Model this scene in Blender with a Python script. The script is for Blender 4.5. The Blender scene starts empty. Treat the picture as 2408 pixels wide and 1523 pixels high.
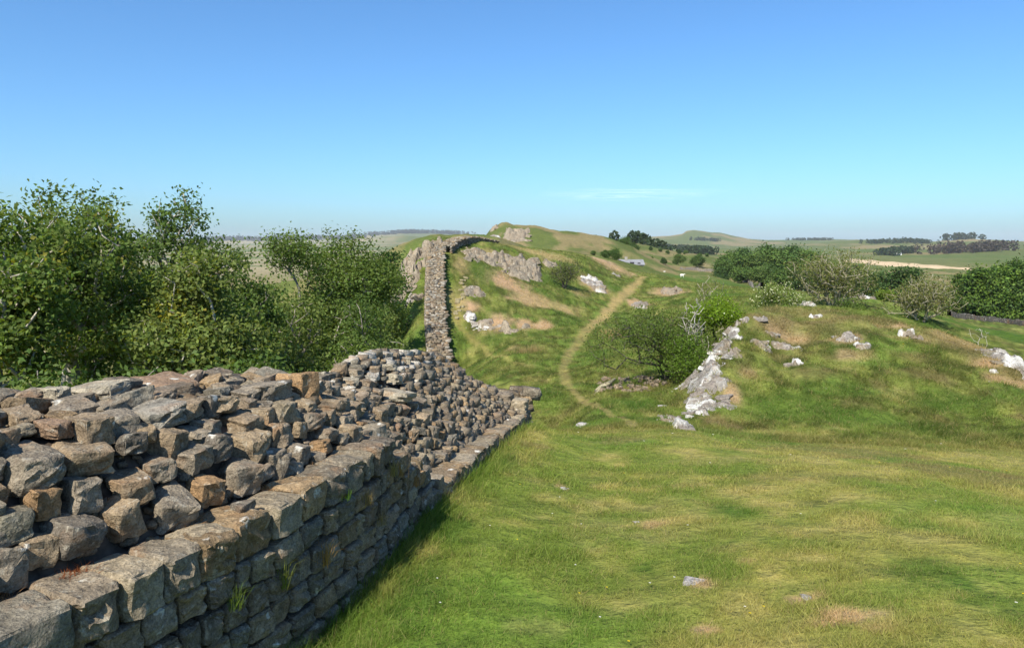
import bpy, bmesh, math, random
import numpy as np
from mathutils import Vector, Matrix

# ------------------------------------------------------------------ camera, sky, sun, exposure
scene = bpy.context.scene
COL = scene.collection
cam_d = bpy.data.cameras.new('camera')
cam = bpy.data.objects.new('camera', cam_d)
COL.objects.link(cam)
cam.location = (0, 0, 0)
cam.rotation_euler = (math.radians(90), 0, 0)
cam_d.sensor_width = 36.0
cam_d.lens = 740.0 / 1024.0 * 36.0
cam_d.shift_y = (242.0 - 323.5) / 1024.0
cam_d.clip_start = 0.05
cam_d.clip_end = 60000
scene.camera = cam

SUN_EL, SUN_BACK_LEFT = 46.0, 26.0          # degrees: height, and how far left of straight behind the camera
world = bpy.data.worlds.new('World')
scene.world = world
world.use_nodes = True
nt = world.node_tree
nt.nodes.clear()
sky = nt.nodes.new('ShaderNodeTexSky')
sky.sky_type = 'NISHITA'
sky.sun_disc = False
sky.sun_elevation = math.radians(SUN_EL)
sky.sun_rotation = math.radians(180 + SUN_BACK_LEFT)
sky.altitude = 0
sky.air_density = 1.0
sky.dust_density = 1.0
sky.ozone_density = 10.0
bg = nt.nodes.new('ShaderNodeBackground')
bg.inputs['Strength'].default_value = 0.118
out = nt.nodes.new('ShaderNodeOutputWorld')
tint = nt.nodes.new('ShaderNodeMix'); tint.data_type = 'RGBA'; tint.blend_type = 'MULTIPLY'
tint.inputs[0].default_value = 1.0; tint.inputs[7].default_value = (0.79, 0.98, 1.0, 1)
nt.links.new(sky.outputs[0], tint.inputs[6])
nt.links.new(tint.outputs[2], bg.inputs[0])
nt.links.new(bg.outputs[0], out.inputs[0])

sun_d = bpy.data.lights.new('sun', 'SUN')
sun_d.energy = 5.0
sun_d.angle = math.radians(0.53)
sun_d.color = (1.0, 0.92, 0.78)
sun = bpy.data.objects.new('sun', sun_d)
COL.objects.link(sun)
_a, _e = math.radians(SUN_BACK_LEFT), math.radians(SUN_EL)
SUNV = Vector((-math.sin(_a) * math.cos(_e), -math.cos(_a) * math.cos(_e), math.sin(_e)))
sun.rotation_euler = SUNV.to_track_quat('Z', 'Y').to_euler()

scene.view_settings.view_transform = 'Standard'
scene.view_settings.look = 'None'
scene.view_settings.gamma = 1.0
scene.view_settings.use_curve_mapping = False
scene.view_settings.exposure = 0.7
scene.render.engine = 'CYCLES'
scene.cycles.max_bounces = 6
scene.cycles.diffuse_bounces = 3
scene.cycles.glossy_bounces = 2
scene.cycles.transmission_bounces = 4
scene.cycles.transparent_max_bounces = 6
scene.cycles.volume_bounces = 0
scene.cycles.use_denoising = True

# ------------------------------------------------------------------ helpers
# measures on the photograph (2408 px wide) give directions from the camera; U0 V0 is the horizon point straight ahead
FD, U0, V0 = 1740.2, 1204.0, 569.1
R = np.random.default_rng(7)
rnd = random.Random(11)

def P(u, v, y):
    return Vector(((u - U0) / FD * y, y, -(v - V0) / FD * y))

def tag(o, label=None, cat=None, group=None, kind=None):
    if label: o['label'] = label
    if cat: o['category'] = cat
    if group: o['group'] = group
    if kind: o['kind'] = kind
    return o

def empty(name, loc, label, cat, group=None, rz=0.0):
    o = bpy.data.objects.new(name, None)
    COL.objects.link(o)
    o.location = loc
    o.rotation_euler = (0, 0, rz)
    o.empty_display_size = 0.2
    return tag(o, label, cat, group)

def link(name, me, mat=None, parent=None, loc=None):
    o = bpy.data.objects.new(name, me)
    COL.objects.link(o)
    if mat is not None and not me.materials: me.materials.append(mat)
    if parent is not None: o.parent = parent
    if loc is not None: o.location = loc
    return o

def np_mesh(name, verts, faces, col=None, smooth=False):
    """faces: (n,k) int array, all the same k; col: (nverts,3) linear colour"""
    me = bpy.data.meshes.new(name)
    verts = np.asarray(verts, dtype=np.float32)
    faces = np.asarray(faces, dtype=np.int32)
    n, k = faces.shape
    me.vertices.add(len(verts))
    me.vertices.foreach_set('co', verts.ravel())
    me.loops.add(n * k)
    me.loops.foreach_set('vertex_index', faces.ravel())
    me.polygons.add(n)
    me.polygons.foreach_set('loop_start', np.arange(0, n * k, k, dtype=np.int32))
    if smooth:
        me.polygons.foreach_set('use_smooth', np.ones(n, dtype=bool))
    me.update(calc_edges=True)
    if col is not None:
        a = me.color_attributes.new('col', 'FLOAT_COLOR', 'POINT')
        c = np.ones((len(verts), 4), dtype=np.float32)
        c[:, :3] = col
        a.data.foreach_set('color', c.ravel())
    return me

def sstep(a, b, x):
    t = np.clip((np.asarray(x, float) - a) / (b - a), 0, 1)
    return t * t * (3 - 2 * t)

def _hash(ix, iy, seed):
    h = (ix.astype(np.int64) * 374761393 + iy.astype(np.int64) * 668265263 + seed * 1442695041) & 0xFFFFFFFF
    h = ((h ^ (h >> 13)) * 1274126177) & 0xFFFFFFFF
    h = h ^ (h >> 16)
    return (h & 0xFFFFFF) / float(0xFFFFFF)

def vnoise(x, y, seed=0):
    x = np.asarray(x, float); y = np.asarray(y, float)
    ix = np.floor(x); iy = np.floor(y)
    fx = x - ix; fy = y - iy
    fx = fx * fx * fx * (fx * (fx * 6 - 15) + 10); fy = fy * fy * fy * (fy * (fy * 6 - 15) + 10)
    a = _hash(ix, iy, seed); b = _hash(ix + 1, iy, seed)
    c = _hash(ix, iy + 1, seed); d = _hash(ix + 1, iy + 1, seed)
    return (a + (b - a) * fx) * (1 - fy) + (c + (d - c) * fx) * fy     # 0..1

def fbm(x, y, seed=0, o=4):
    t = 0; amp = 0.5; s = 0
    ca, sa = math.cos(0.6), math.sin(0.6)
    x = np.asarray(x, float); y = np.asarray(y, float)
    for k in range(o):
        t = t + amp * vnoise(x, y, seed + k * 17); s += amp
        x, y = (ca * x - sa * y) * 2.03 + 5.2, (sa * x + ca * y) * 2.03 + 1.7
        amp *= 0.5
    return t / s

# ------------------------------------------------------------------ materials
def new_mat(name):
    m = bpy.data.materials.new(name)
    m.use_nodes = True
    t = m.node_tree
    b = t.nodes['Principled BSDF']
    return m, t, b

def nd(t, kind, **kw):
    n = t.nodes.new(kind)
    for k, v in kw.items():
        if k in n.inputs: n.inputs[k].default_value = v
        else: setattr(n, k, v)
    return n

def ramp(t, src, stops):
    r = t.nodes.new('ShaderNodeValToRGB')
    e = r.color_ramp.elements
    while len(e) > 1: e.remove(e[-1])
    e[0].position, e[0].color = stops[0][0], (*stops[0][1], 1)
    for p, c in stops[1:]:
        k = e.new(p); k.color = (*c, 1)
    t.links.new(src, r.inputs[0])
    return r.outputs[0]

def mix(t, a, b, fac, mode='MIX'):
    m = t.nodes.new('ShaderNodeMix')
    m.data_type = 'RGBA'; m.blend_type = mode
    for s, i in ((fac, 0), (a, 6), (b, 7)):
        if hasattr(s, 'links'): t.links.new(s, m.inputs[i])
        elif isinstance(s, tuple): m.inputs[i].default_value = (*s, 1)
        else: m.inputs[i].default_value = s
    return m.outputs[2]

def g3(v): return (v, v, v)

def stone_mat(name, source, lichen=0.5, scale=1.0, relief=1.0):
    """weathered stone; colour from the object (Object Info) or from the mesh attribute"""
    m, t, b = new_mat(name)
    geo = nd(t, 'ShaderNodeNewGeometry')
    pos = geo.outputs['Position']
    if source == 'object':
        base = nd(t, 'ShaderNodeObjectInfo').outputs['Color']
    else:
        base = nd(t, 'ShaderNodeAttribute', attribute_name='col').outputs['Color']
    def noise(s, d=4.0, r=0.6):
        n = nd(t, 'ShaderNodeTexNoise', Scale=s * scale, Detail=d, Roughness=r)
        t.links.new(pos, n.inputs['Vector']); return n.outputs[0]
    n1 = noise(5.0); n2 = noise(22.0, 5.0, 0.7); n3 = noise(70.0, 3.0, 0.7); n4 = noise(3.3, 3.0)
    c = mix(t, base, ramp(t, n1, [(0.3, g3(0.55)), (0.5, g3(1.0)), (0.72, g3(1.3))]), 0.8, 'MULTIPLY')
    c = mix(t, c, ramp(t, n2, [(0.3, g3(0.5)), (0.5, g3(0.95)), (0.68, g3(1.35))]), 0.75, 'MULTIPLY')
    c = mix(t, c, ramp(t, n3, [(0.32, g3(0.45)), (0.5, g3(1.0)), (0.66, g3(1.45))]), 0.7, 'MULTIPLY')
    # rusty stains
    c = mix(t, c, (0.26, 0.13, 0.055), ramp(t, n4, [(0.56, g3(0)), (0.72, g3(0.4))]))
    # grey crust lichen and white lichen discs
    l1 = noise(13.0, 5.0, 0.65)
    c = mix(t, c, (0.37, 0.335, 0.265), ramp(t, l1, [(0.63 - 0.12 * lichen, g3(0)), (0.72 - 0.1 * lichen, g3(0.7))]))
    vo = nd(t, 'ShaderNodeTexVoronoi', Scale=6.5 * scale, Randomness=1.0)
    wob = nd(t, 'ShaderNodeTexNoise', Scale=26.0 * scale, Detail=2.0)
    t.links.new(pos, wob.inputs['Vector'])
    wv = nd(t, 'ShaderNodeVectorMath', operation='SCALE'); wv.inputs['Scale'].default_value = 0.11 / scale
    t.links.new(wob.outputs['Color'], wv.inputs[0])
    ad = nd(t, 'ShaderNodeVectorMath', operation='ADD')
    t.links.new(pos, ad.inputs[0]); t.links.new(wv.outputs[0], ad.inputs[1])
    t.links.new(ad.outputs[0], vo.inputs['Vector'])
    sp = nd(t, 'ShaderNodeSeparateColor'); t.links.new(vo.outputs['Color'], sp.inputs[0])
    pick = ramp(t, sp.outputs[0], [(0.92 - 0.12 * lichen, g3(0)), (0.925 - 0.12 * lichen, g3(1))])
    disc = ramp(t, vo.outputs['Distance'], [(0.10, g3(1)), (0.30, g3(0))])
    f = mix(t, pick, disc, 1.0, 'MULTIPLY')
    c = mix(t, c, (0.58, 0.56, 0.50), f)
    t.links.new(c, b.inputs['Base Color'])
    b.inputs['Roughness'].default_value = 0.9
    b.inputs['Specular IOR Level'].default_value = 0.2
    bp = nd(t, 'ShaderNodeBump', Strength=0.9 * relief, Distance=0.03 / scale)
    t.links.new(n2, bp.inputs['Height'])
    bp2 = nd(t, 'ShaderNodeBump', Strength=0.6 * relief, Distance=0.012 / scale)
    t.links.new(n3, bp2.inputs['Height']); t.links.new(bp.outputs[0], bp2.inputs['Normal'])
    bp3 = nd(t, 'ShaderNodeBump', Strength=0.8 * relief, Distance=0.08 / scale)
    t.links.new(n1, bp3.inputs['Height']); t.links.new(bp2.outputs[0], bp3.inputs['Normal'])
    t.links.new(bp3.outputs[0], b.inputs['Normal'])
    return m

def leaf_mat(name, trans=0.42, rough=0.55, gain=1.0):
    m, t, b = new_mat(name)
    at = nd(t, 'ShaderNodeAttribute', attribute_name='col').outputs['Color']
    c = mix(t, at, g3(gain), 1.0, 'MULTIPLY') if gain != 1.0 else at
    t.links.new(c, b.inputs['Base Color'])
    b.inputs['Roughness'].default_value = rough
    b.inputs['Specular IOR Level'].default_value = 0.15
    tr = nd(t, 'ShaderNodeBsdfTranslucent')
    c2 = mix(t, c, (1.5, 1.4, 0.5), 1.0, 'MULTIPLY')
    t.links.new(c2, tr.inputs['Color'])
    ms = nd(t, 'ShaderNodeMixShader', Fac=trans)
    t.links.new(b.outputs[0], ms.inputs[1]); t.links.new(tr.outputs[0], ms.inputs[2])
    t.links.new(ms.outputs[0], t.nodes['Material Output'].inputs['Surface'])
    return m

def bark_mat(name, c1, c2):
    m, t, b = new_mat(name)
    geo = nd(t, 'ShaderNodeNewGeometry')
    n = nd(t, 'ShaderNodeTexNoise', Scale=7.0, Detail=5.0, Roughness=0.7)
    t.links.new(geo.outputs['Position'], n.inputs['Vector'])
    t.links.new(ramp(t, n.outputs[0], [(0.35, c1), (0.65, c2)]), b.inputs['Base Color'])
    b.inputs['Roughness'].default_value = 0.9
    bp = nd(t, 'ShaderNodeBump', Strength=0.6, Distance=0.02)
    t.links.new(n.outputs[0], bp.inputs['Height']); t.links.new(bp.outputs[0], b.inputs['Normal'])
    return m

def ground_mat(name):
    m, t, b = new_mat(name)
    at = nd(t, 'ShaderNodeAttribute', attribute_name='col').outputs['Color']
    geo = nd(t, 'ShaderNodeNewGeometry')
    def noise(s, d=5.0, r=0.65):
        n = nd(t, 'ShaderNodeTexNoise', Scale=s, Detail=d, Roughness=r)
        t.links.new(geo.outputs['Position'], n.inputs['Vector']); return n.outputs[0]
    n1, n2, n3 = noise(1.2), noise(9.0), noise(0.06, 6.0)
    c = mix(t, at, ramp(t, n1, [(0.3, (0.62, 0.66, 0.6)), (0.5, g3(1.0)), (0.7, (1.35, 1.25, 1.2))]), 0.8, 'MULTIPLY')
    c = mix(t, c, ramp(t, n2, [(0.3, g3(0.6)), (0.5, g3(1.0)), (0.7, (1.4, 1.3, 1.2))]), 0.7, 'MULTIPLY')
    c = mix(t, c, ramp(t, n3, [(0.35, g3(0.8)), (0.65, g3(1.2))]), 0.6, 'MULTIPLY')
    t.links.new(c, b.inputs['Base Color'])
    b.inputs['Roughness'].default_value = 1.0
    b.inputs['Specular IOR Level'].default_value = 0.05
    bp = nd(t, 'ShaderNodeBump', Strength=0.9, Distance=0.3)
    t.links.new(n1, bp.inputs['Height'])
    bp2 = nd(t, 'ShaderNodeBump', Strength=0.7, Distance=0.03)
    t.links.new(n2, bp2.inputs['Height']); t.links.new(bp.outputs[0], bp2.inputs['Normal'])
    t.links.new(bp2.outputs[0], b.inputs['Normal'])
    return m

def plain_mat(name, col, rough=0.8, var=0.3, scale=3.0):
    m, t, b = new_mat(name)
    geo = nd(t, 'ShaderNodeNewGeometry')
    n = nd(t, 'ShaderNodeTexNoise', Scale=scale, Detail=4.0)
    t.links.new(geo.outputs['Position'], n.inputs['Vector'])
    t.links.new(mix(t, col, ramp(t, n.outputs[0], [(0.3, g3(1 - var)), (0.7, g3(1 + var))]), 1.0, 'MULTIPLY'), b.inputs['Base Color'])
    b.inputs['Roughness'].default_value = rough
    b.inputs['Specular IOR Level'].default_value = 0.2
    return m

M = {
    'stone': stone_mat('weathered_stone', 'object'),
    'rubble': stone_mat('rubble_stone_mix', 'attr'),
    'far_stone': stone_mat('far_wall_stone', 'attr', 0.7, 0.35),
    'crag': stone_mat('crag_rock', 'object', 0.75, 0.45),
    'bedrock': stone_mat('bedrock', 'attr', 0.7, 0.55, 1.0),
    'leaf': leaf_mat('leaves'),
    'far_leaf': leaf_mat('distant_leaves', 0.25),
    'grass': leaf_mat('grass_blades', 0.45, 0.6),
    'bark': bark_mat('grey_bark', (0.09, 0.075, 0.06), (0.30, 0.27, 0.23)),
    'pale_bark': bark_mat('pale_bark', (0.20, 0.18, 0.14), (0.46, 0.43, 0.36)),
    'dark_bark': bark_mat('dark_bark', (0.035, 0.03, 0.025), (0.11, 0.09, 0.07)),
    'thorn': bark_mat('lichened_twigs', (0.16, 0.14, 0.085), (0.36, 0.33, 0.23)),
    'ground': ground_mat('turf'),
    'earth': plain_mat('wall_core_earth', (0.075, 0.058, 0.045), 1.0, 0.6, 14.0),  # earth, its colour darkened to imitate deep shade in the gaps
}
# ------------------------------------------------------------------ the lie of the land
CP = []                                   # control points x, y, z
def uv(u, v, y): CP.append(tuple(P(u, v, y)))
def xyz(x, y, z): CP.append((x, y, z))
# turf in front of the camera and along the foot of the wall
for a in [(0, 1.2, -1.75), (2, 1.5, -1.8), (-1.5, 1.3, -2.2), (0, 3, -2.55), (-2, 2.4, -3.0), (3, 3, -2.25), (6, 4, -2.2), (9, 8, -2.9),
          (-3.4, 3.0, -3.3), (-3.6, 1.6, -3.1), (14, 9, -3.0), (20, 16, -4.0)]: xyz(*a)
for a in [(720, 1523, 6.0), (1000, 1195, 9.0), (1122, 1112, 11.1), (1183, 1030, 14.0), (1248, 1002, 16.1),
          (1204, 1523, 5.5), (1800, 1523, 5.0), (2408, 1523, 4.6), (1300, 1225, 8.8), (1800, 1225, 8.2), (2408, 1240, 7.7),
          (1400, 1080, 13.0), (1800, 1075, 12.6), (2200, 1120, 10.8), (2408, 1150, 10.4), (2900, 1190, 9.0),
          (1450, 1008, 17.0), (1640, 1012, 16.6), (2000, 1062, 14.2),
          # small hollow, then the knoll
          (1640, 990, 20.5), (1780, 1012, 19.5), (2000, 1025, 18.6), (2250, 1060, 16.5), (2450, 1095, 14.8), (2900, 1150, 13.0),
          (1690, 870, 25.0), (1720, 800, 28.0), (1752, 738, 32.0), (1760, 880, 25.0), (1900, 862, 25.5), (2050, 880, 25), (2200, 920, 23.5), (2408, 975, 21.0),
          (1900, 722, 34), (2000, 728, 34), (2100, 748, 33), (2200, 781, 31), (2310, 816, 29.5), (2408, 850, 28.0), (2750, 960, 24.0),
          (1800, 722, 34), (1850, 800, 29),
          # ground left of the knoll, below its rock face
          (1580, 985, 21.0), (1600, 925, 26.0), (1612, 880, 30.5), (1660, 850, 35), (1560, 880, 32.0), (1500, 905, 30.0), (1480, 850, 40),
          (1740, 790, 41), (1900, 800, 42), (2100, 810, 42), (2408, 880, 37), (1640, 800, 44),
          (1780, 730, 55), (2000, 712, 62), (2160, 752, 56), (2300, 790, 56), (2408, 810, 54), (2800, 850, 50),
          (2300, 765, 85), (2408, 776, 85), (2150, 728, 90), (2300, 742, 150), (2408, 754, 140), (2000, 700, 150), (2800, 770, 140),
          # track down into the dip and up to the gap
          (1470, 985, 18.8), (1400, 955, 24), (1340, 910, 34), (1325, 862, 50), (1370, 790, 68), (1440, 720, 95), (1510, 650, 132),
          (1250, 930, 30), (1200, 880, 46), (1180, 832, 58), (1300, 785, 70), (1560, 790, 66), (1560, 720, 92),
          # hillside below the crest
          (1050, 872, 66), (1056, 790, 72), (1056, 707, 80), (1056, 603, 95), (1200, 700, 84), (1300, 700, 90), (1200, 626, 101), (1300, 648, 106),
          (1420, 660, 114), (1100, 583, 104), (1140, 572, 113), (1226, 590, 117), (1309, 606, 122), (1392, 616, 129), (1430, 634, 131), (1458, 650, 131), (1488, 656, 131),
          (985, 830, 67), (975, 760, 74), (980, 690, 82), (995, 600, 95), (1000, 578, 108),
          (940, 640, 97), (930, 720, 86), (945, 800, 76), (915, 850, 72),
          (1560, 668, 118), (1640, 690, 100), (1710, 715, 78), (1760, 735, 66),
          # beyond the crest and the fields below
          (1250, 600, 165), (1350, 602, 190), (1450, 610, 190), (1540, 648, 175), (1620, 655, 215), (1700, 668, 205), (1760, 690, 170), (1870, 690, 200),
          (1480, 637, 235), (1560, 644, 250), (1420, 622, 225), (1500, 625, 380), (1600, 625, 380), (1700, 632, 350), (1850, 650, 300), (2100, 668, 330), (2300, 665, 350), (2450, 665, 350), (2900, 668, 330),
          (1560, 596, 800), (1650, 604, 800), (1800, 618, 700), (2050, 624, 700), (2250, 642, 560), (2408, 640, 600), (2900, 640, 600),
          (1800, 592, 1600), (2050, 603, 1300), (2230, 606, 1200), (2408, 600, 1300), (2900, 602, 1300),
          (1700, 585, 2400), (2050, 584, 2200), (2300, 584, 2100), (2600, 586, 2100)]: uv(*a)
# hollow between the near stretch and the hill, under the wall
for a in [(-1.4, 20, -5.4), (-2.5, 30, -7.6), (-4.2, 45, -10.2), (-5.4, 56, -11.3), (1.5, 20, -5.2), (1.5, 26, -6.3),
          # north side: falls away under the trees to the plain
          (-5.0, 3.0, -3.0), (-5.2, 7, -3.5), (-4.4, 11, -3.8), (-3.9, 16, -4.8), (-8, 10, -4.1), (-8, 16, -5.0), (-12, 14, -4.6), (-12, 20, -5.7), (-6, 24, -7.2), (-4.5, 30, -8.8),
          (-16, 30, -8.6), (-8, 36, -11), (-20, 50, -16), (-10, 50, -14.5), (-30, 80, -23), (-15, 70, -17), (-21, 90, -19), (-60, 100, -28), (-17, 84, -15.5),
          (-24, 110, -22), (-18, 112, -13), (-40, 160, -30), (-100, 200, -34), (-30, 200, -22), (-120, 400, -38), (-60, 400, -34), (-400, 500, -40)]: xyz(*a)
for a in [(560, 668, 600), (50, 668, 600), (880, 640, 700), (-600, 660, 700), (520, 607, 1500), (50, 607, 1500), (900, 600, 1600), (1100, 600, 1500), (-600, 605, 1500),
          (520, 584, 3200), (50, 584, 3200), (-600, 584, 3200), (900, 578, 3200), (1200, 580, 3000), (1500, 580, 2800), (-600, 574, 6000), (500, 573, 6000), (900, 572, 6000), (1700, 574, 5500), (2300, 574, 5200), (3000, 575, 5200)]: uv(*a)
CP = np.array(CP)

def _feat(x, y):
    y = np.maximum(y, 0.9)
    u = np.clip(x / y, -1.45, 1.45)
    return np.stack([u * 4.4, 1.9 * np.log(y)], -1)
_cx = _feat(CP[:, 0], CP[:, 1])
_cq = CP[:, 2] / np.sqrt(CP[:, 1])
def _kern(d2): return 0.5 * d2 * np.log(d2 + 1e-12)
_n = len(CP)
_A = np.zeros((_n + 3, _n + 3))
_d2 = ((_cx[:, None] - _cx[None]) ** 2).sum(-1)
_A[:_n, :_n] = _kern(_d2) + np.eye(_n) * 2e-4
_A[:_n, _n] = 1; _A[:_n, _n + 1:] = _cx
_A[_n:, :_n] = _A[:_n, _n:].T
_w = np.linalg.solve(_A, np.concatenate([_cq, np.zeros(3)]))

RIDGES = [   # distance, half-width, foot height, silhouette (u, v)
    (215, 38, -14, [(860, 640), (900, 596), (935, 578), (980, 560), (1030, 550), (1085, 545), (1140, 549), (1170, 556), (1220, 590), (1300, 650)]),
    (310, 58, -16, [(1090, 650), (1125, 585), (1143, 553), (1152, 541), (1166, 530), (1180, 521), (1192, 519), (1206, 523), (1230, 525), (1262, 528), (1300, 536),
                    (1350, 545), (1400, 553), (1440, 562), (1480, 577), (1530, 600), (1600, 640)]),
    (520, 120, -22, [(1330, 640), (1400, 575), (1450, 574), (1500, 576), (1550, 586), (1600, 592), (1660, 603), (1740, 622), (1820, 660)]),
    (4600, 800, -60, [(1380, 590), (1440, 572), (1490, 563), (1530, 556), (1575, 554), (1606, 549), (1614, 542), (1632, 540), (1655, 543), (1672, 546), (1690, 546), (1720, 553), (1760, 561),
                      (1800, 564), (1900, 563), (1960, 562), (2060, 564), (2200, 570), (2400, 575)]),
    (3000, 420, -50, [(1760, 590), (1880, 574), (1960, 568), (2030, 564), (2090, 563), (2140, 566), (2185, 567), (2230, 564), (2290, 562), (2340, 564), (2408, 570), (2600, 574), (3000, 575)]),
    (8200, 900, -90, [(-800, 566), (0, 563), (480, 561), (560, 559), (620, 560), (700, 556), (780, 557), (850, 552), (900, 550), (955, 546), (1010, 546), (1060, 548), (1150, 553),
                      (1500, 562), (2200, 568), (2330, 569), (2408, 566), (2600, 566), (3200, 570)]),
    (5200, 500, -50, [(600, 585), (760, 570), (850, 560), (900, 555), (960, 553), (1000, 557), (1060, 564), (1150, 575)]),
]

def terrain(x, y, rough=True):
    x = np.asarray(x, float); y = np.asarray(y, float)
    shp = np.broadcast(x, y).shape
    x = np.broadcast_to(x, shp).ravel(); y = np.broadcast_to(y, shp).ravel()
    z = np.empty(len(x))
    for i in range(0, len(x), 40000):
        f = _feat(x[i:i + 40000], y[i:i + 40000])
        d2 = ((f[:, None] - _cx[None]) ** 2).sum(-1)
        q = _kern(d2) @ _w[:_n] + _w[_n] + f @ _w[_n + 1:]
        z[i:i + 40000] = q * np.sqrt(np.maximum(y[i:i + 40000], 0.9))
    u = U0 + FD * x / np.maximum(y, 0.9)
    z = np.where(y > 5600, z - (y - 5600) * 0.02, z)
    for d, w, z0, prof in RIDGES:
        pr = np.array(prof, float)
        near = np.abs(y - d) < 3.2 * w
        if not near.any(): continue
        pv = np.interp(u[near], pr[:, 0], pr[:, 1])
        out_ = np.maximum(pr[0, 0] - u[near], 0) + np.maximum(u[near] - pr[-1, 0], 0)
        top = (V0 - pv) / FD * d - out_ * 0.02 * d / 300
        bell = np.exp(-((y[near] - d) / w) ** 2)
        k = 0.3 + 0.001 * d
        zz = z[near]
        lift = top - zz
        z[near] = zz + 0.5 * (lift + np.sqrt(lift ** 2 + k * k)) * bell * sstep(-k * 8, 0, lift)
    if rough:
        hum = (fbm(x / 0.9, y / 0.9, 3, 3) - 0.5) * 0.09
        hum += (fbm(x / 0.8, y / 0.65, 4, 2) - 0.5) * 0.26 * sstep(17, 21, y) * (1 - sstep(60, 90, y))
        hum += (fbm(x / 2.6, y / 2.2, 5, 3) - 0.5) * 0.55 * sstep(16, 22, y)
        hum += (fbm(x / 7, y / 7, 9, 4) - 0.5) * 0.75 * sstep(50, 75, y)
        hum += (fbm(x / 30, y / 30, 13, 4) - 0.5) * 4.5 * sstep(140, 240, y)
        hum += (fbm(x / 240, y / 240, 15, 4) - 0.5) * 14 * sstep(900, 1800, y) * (1 - sstep(2600, 4000, y))
        z = z + hum
    return z.reshape(shp)

_HY = np.exp(np.linspace(math.log(2.5), math.log(9000), 1400))
def hit(u, v):
    """where the line of sight through (u, v) first meets the land"""
    xs = (u - U0) / FD * _HY
    zz = terrain(xs, _HY)
    line = -(v - V0) / FD * _HY
    k = np.nonzero(zz >= line)[0]
    k = k[0] if len(k) else len(_HY) - 1
    y = _HY[k]
    return Vector(((u - U0) / FD * y, y, zz[k]))

def gz(x, y): return float(terrain(np.array([x]), np.array([y]))[0])

# ------------------------------------------------------------------ colour of the turf
GREEN, LUSH, OLIVE, STRAW, TAN, SOIL = (np.array(c) for c in (
    (0.088, 0.116, 0.024), (0.062, 0.112, 0.018), (0.145, 0.141, 0.042), (0.32, 0.245, 0.12), (0.36, 0.25, 0.15), (0.21, 0.14, 0.08)))

def poly_dist(x, y, pts, widths):
    """signed-like distance to a polyline minus its half-width"""
    best = np.full(len(x), 1e9)
    for (a, b, wa, wb) in zip(pts[:-1], pts[1:], widths[:-1], widths[1:]):
        dx, dy = b[0] - a[0], b[1] - a[1]
        t = np.clip(((x - a[0]) * dx + (y - a[1]) * dy) / (dx * dx + dy * dy + 1e-9), 0, 1)
        d = np.hypot(x - a[0] - t * dx, y - a[1] - t * dy) / (wa + (wb - wa) * t)
        best = np.minimum(best, d)
    return best      # 1 = at the edge

TRACK = [hit(*p) for p in [(1490, 1004), (1470, 985), (1432, 972), (1400, 955), (1362, 930), (1340, 910), (1328, 885), (1325, 860), (1340, 826), (1370, 790), (1404, 755), (1440, 720), (1478, 685), (1512, 650)]]
TRACKW = [0.14, 0.14, 0.14, 0.15, 0.16, 0.2, 0.28, 0.34, 0.42, 0.55, 0.72, 0.82, 0.9, 0.9]
FORK = [hit(*p) for p in [(1322, 872), (1285, 868), (1240, 860), (1190, 842), (1140, 818), (1100, 790), (1078, 765), (1075, 735), (1085, 700)]]
FORKW = [0.3, 0.2, 0.18, 0.18, 0.22, 0.32, 0.45, 0.6, 0.8]
PATCHES = []       # x, y, rx, ry, strength, colour index
def patch(u, v, ru, rv, st=1.0, ci=0):
    p = hit(u, v); a = hit(u, v - rv * 0.7); b = hit(u, v + rv * 0.7)
    ry = max(0.15, min(abs(a.y - b.y) / 1.4, ru / FD * p.y * 3.5))
    PATCHES.append((p.x, p.y, ru / FD * p.y, ry, st, ci))
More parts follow.
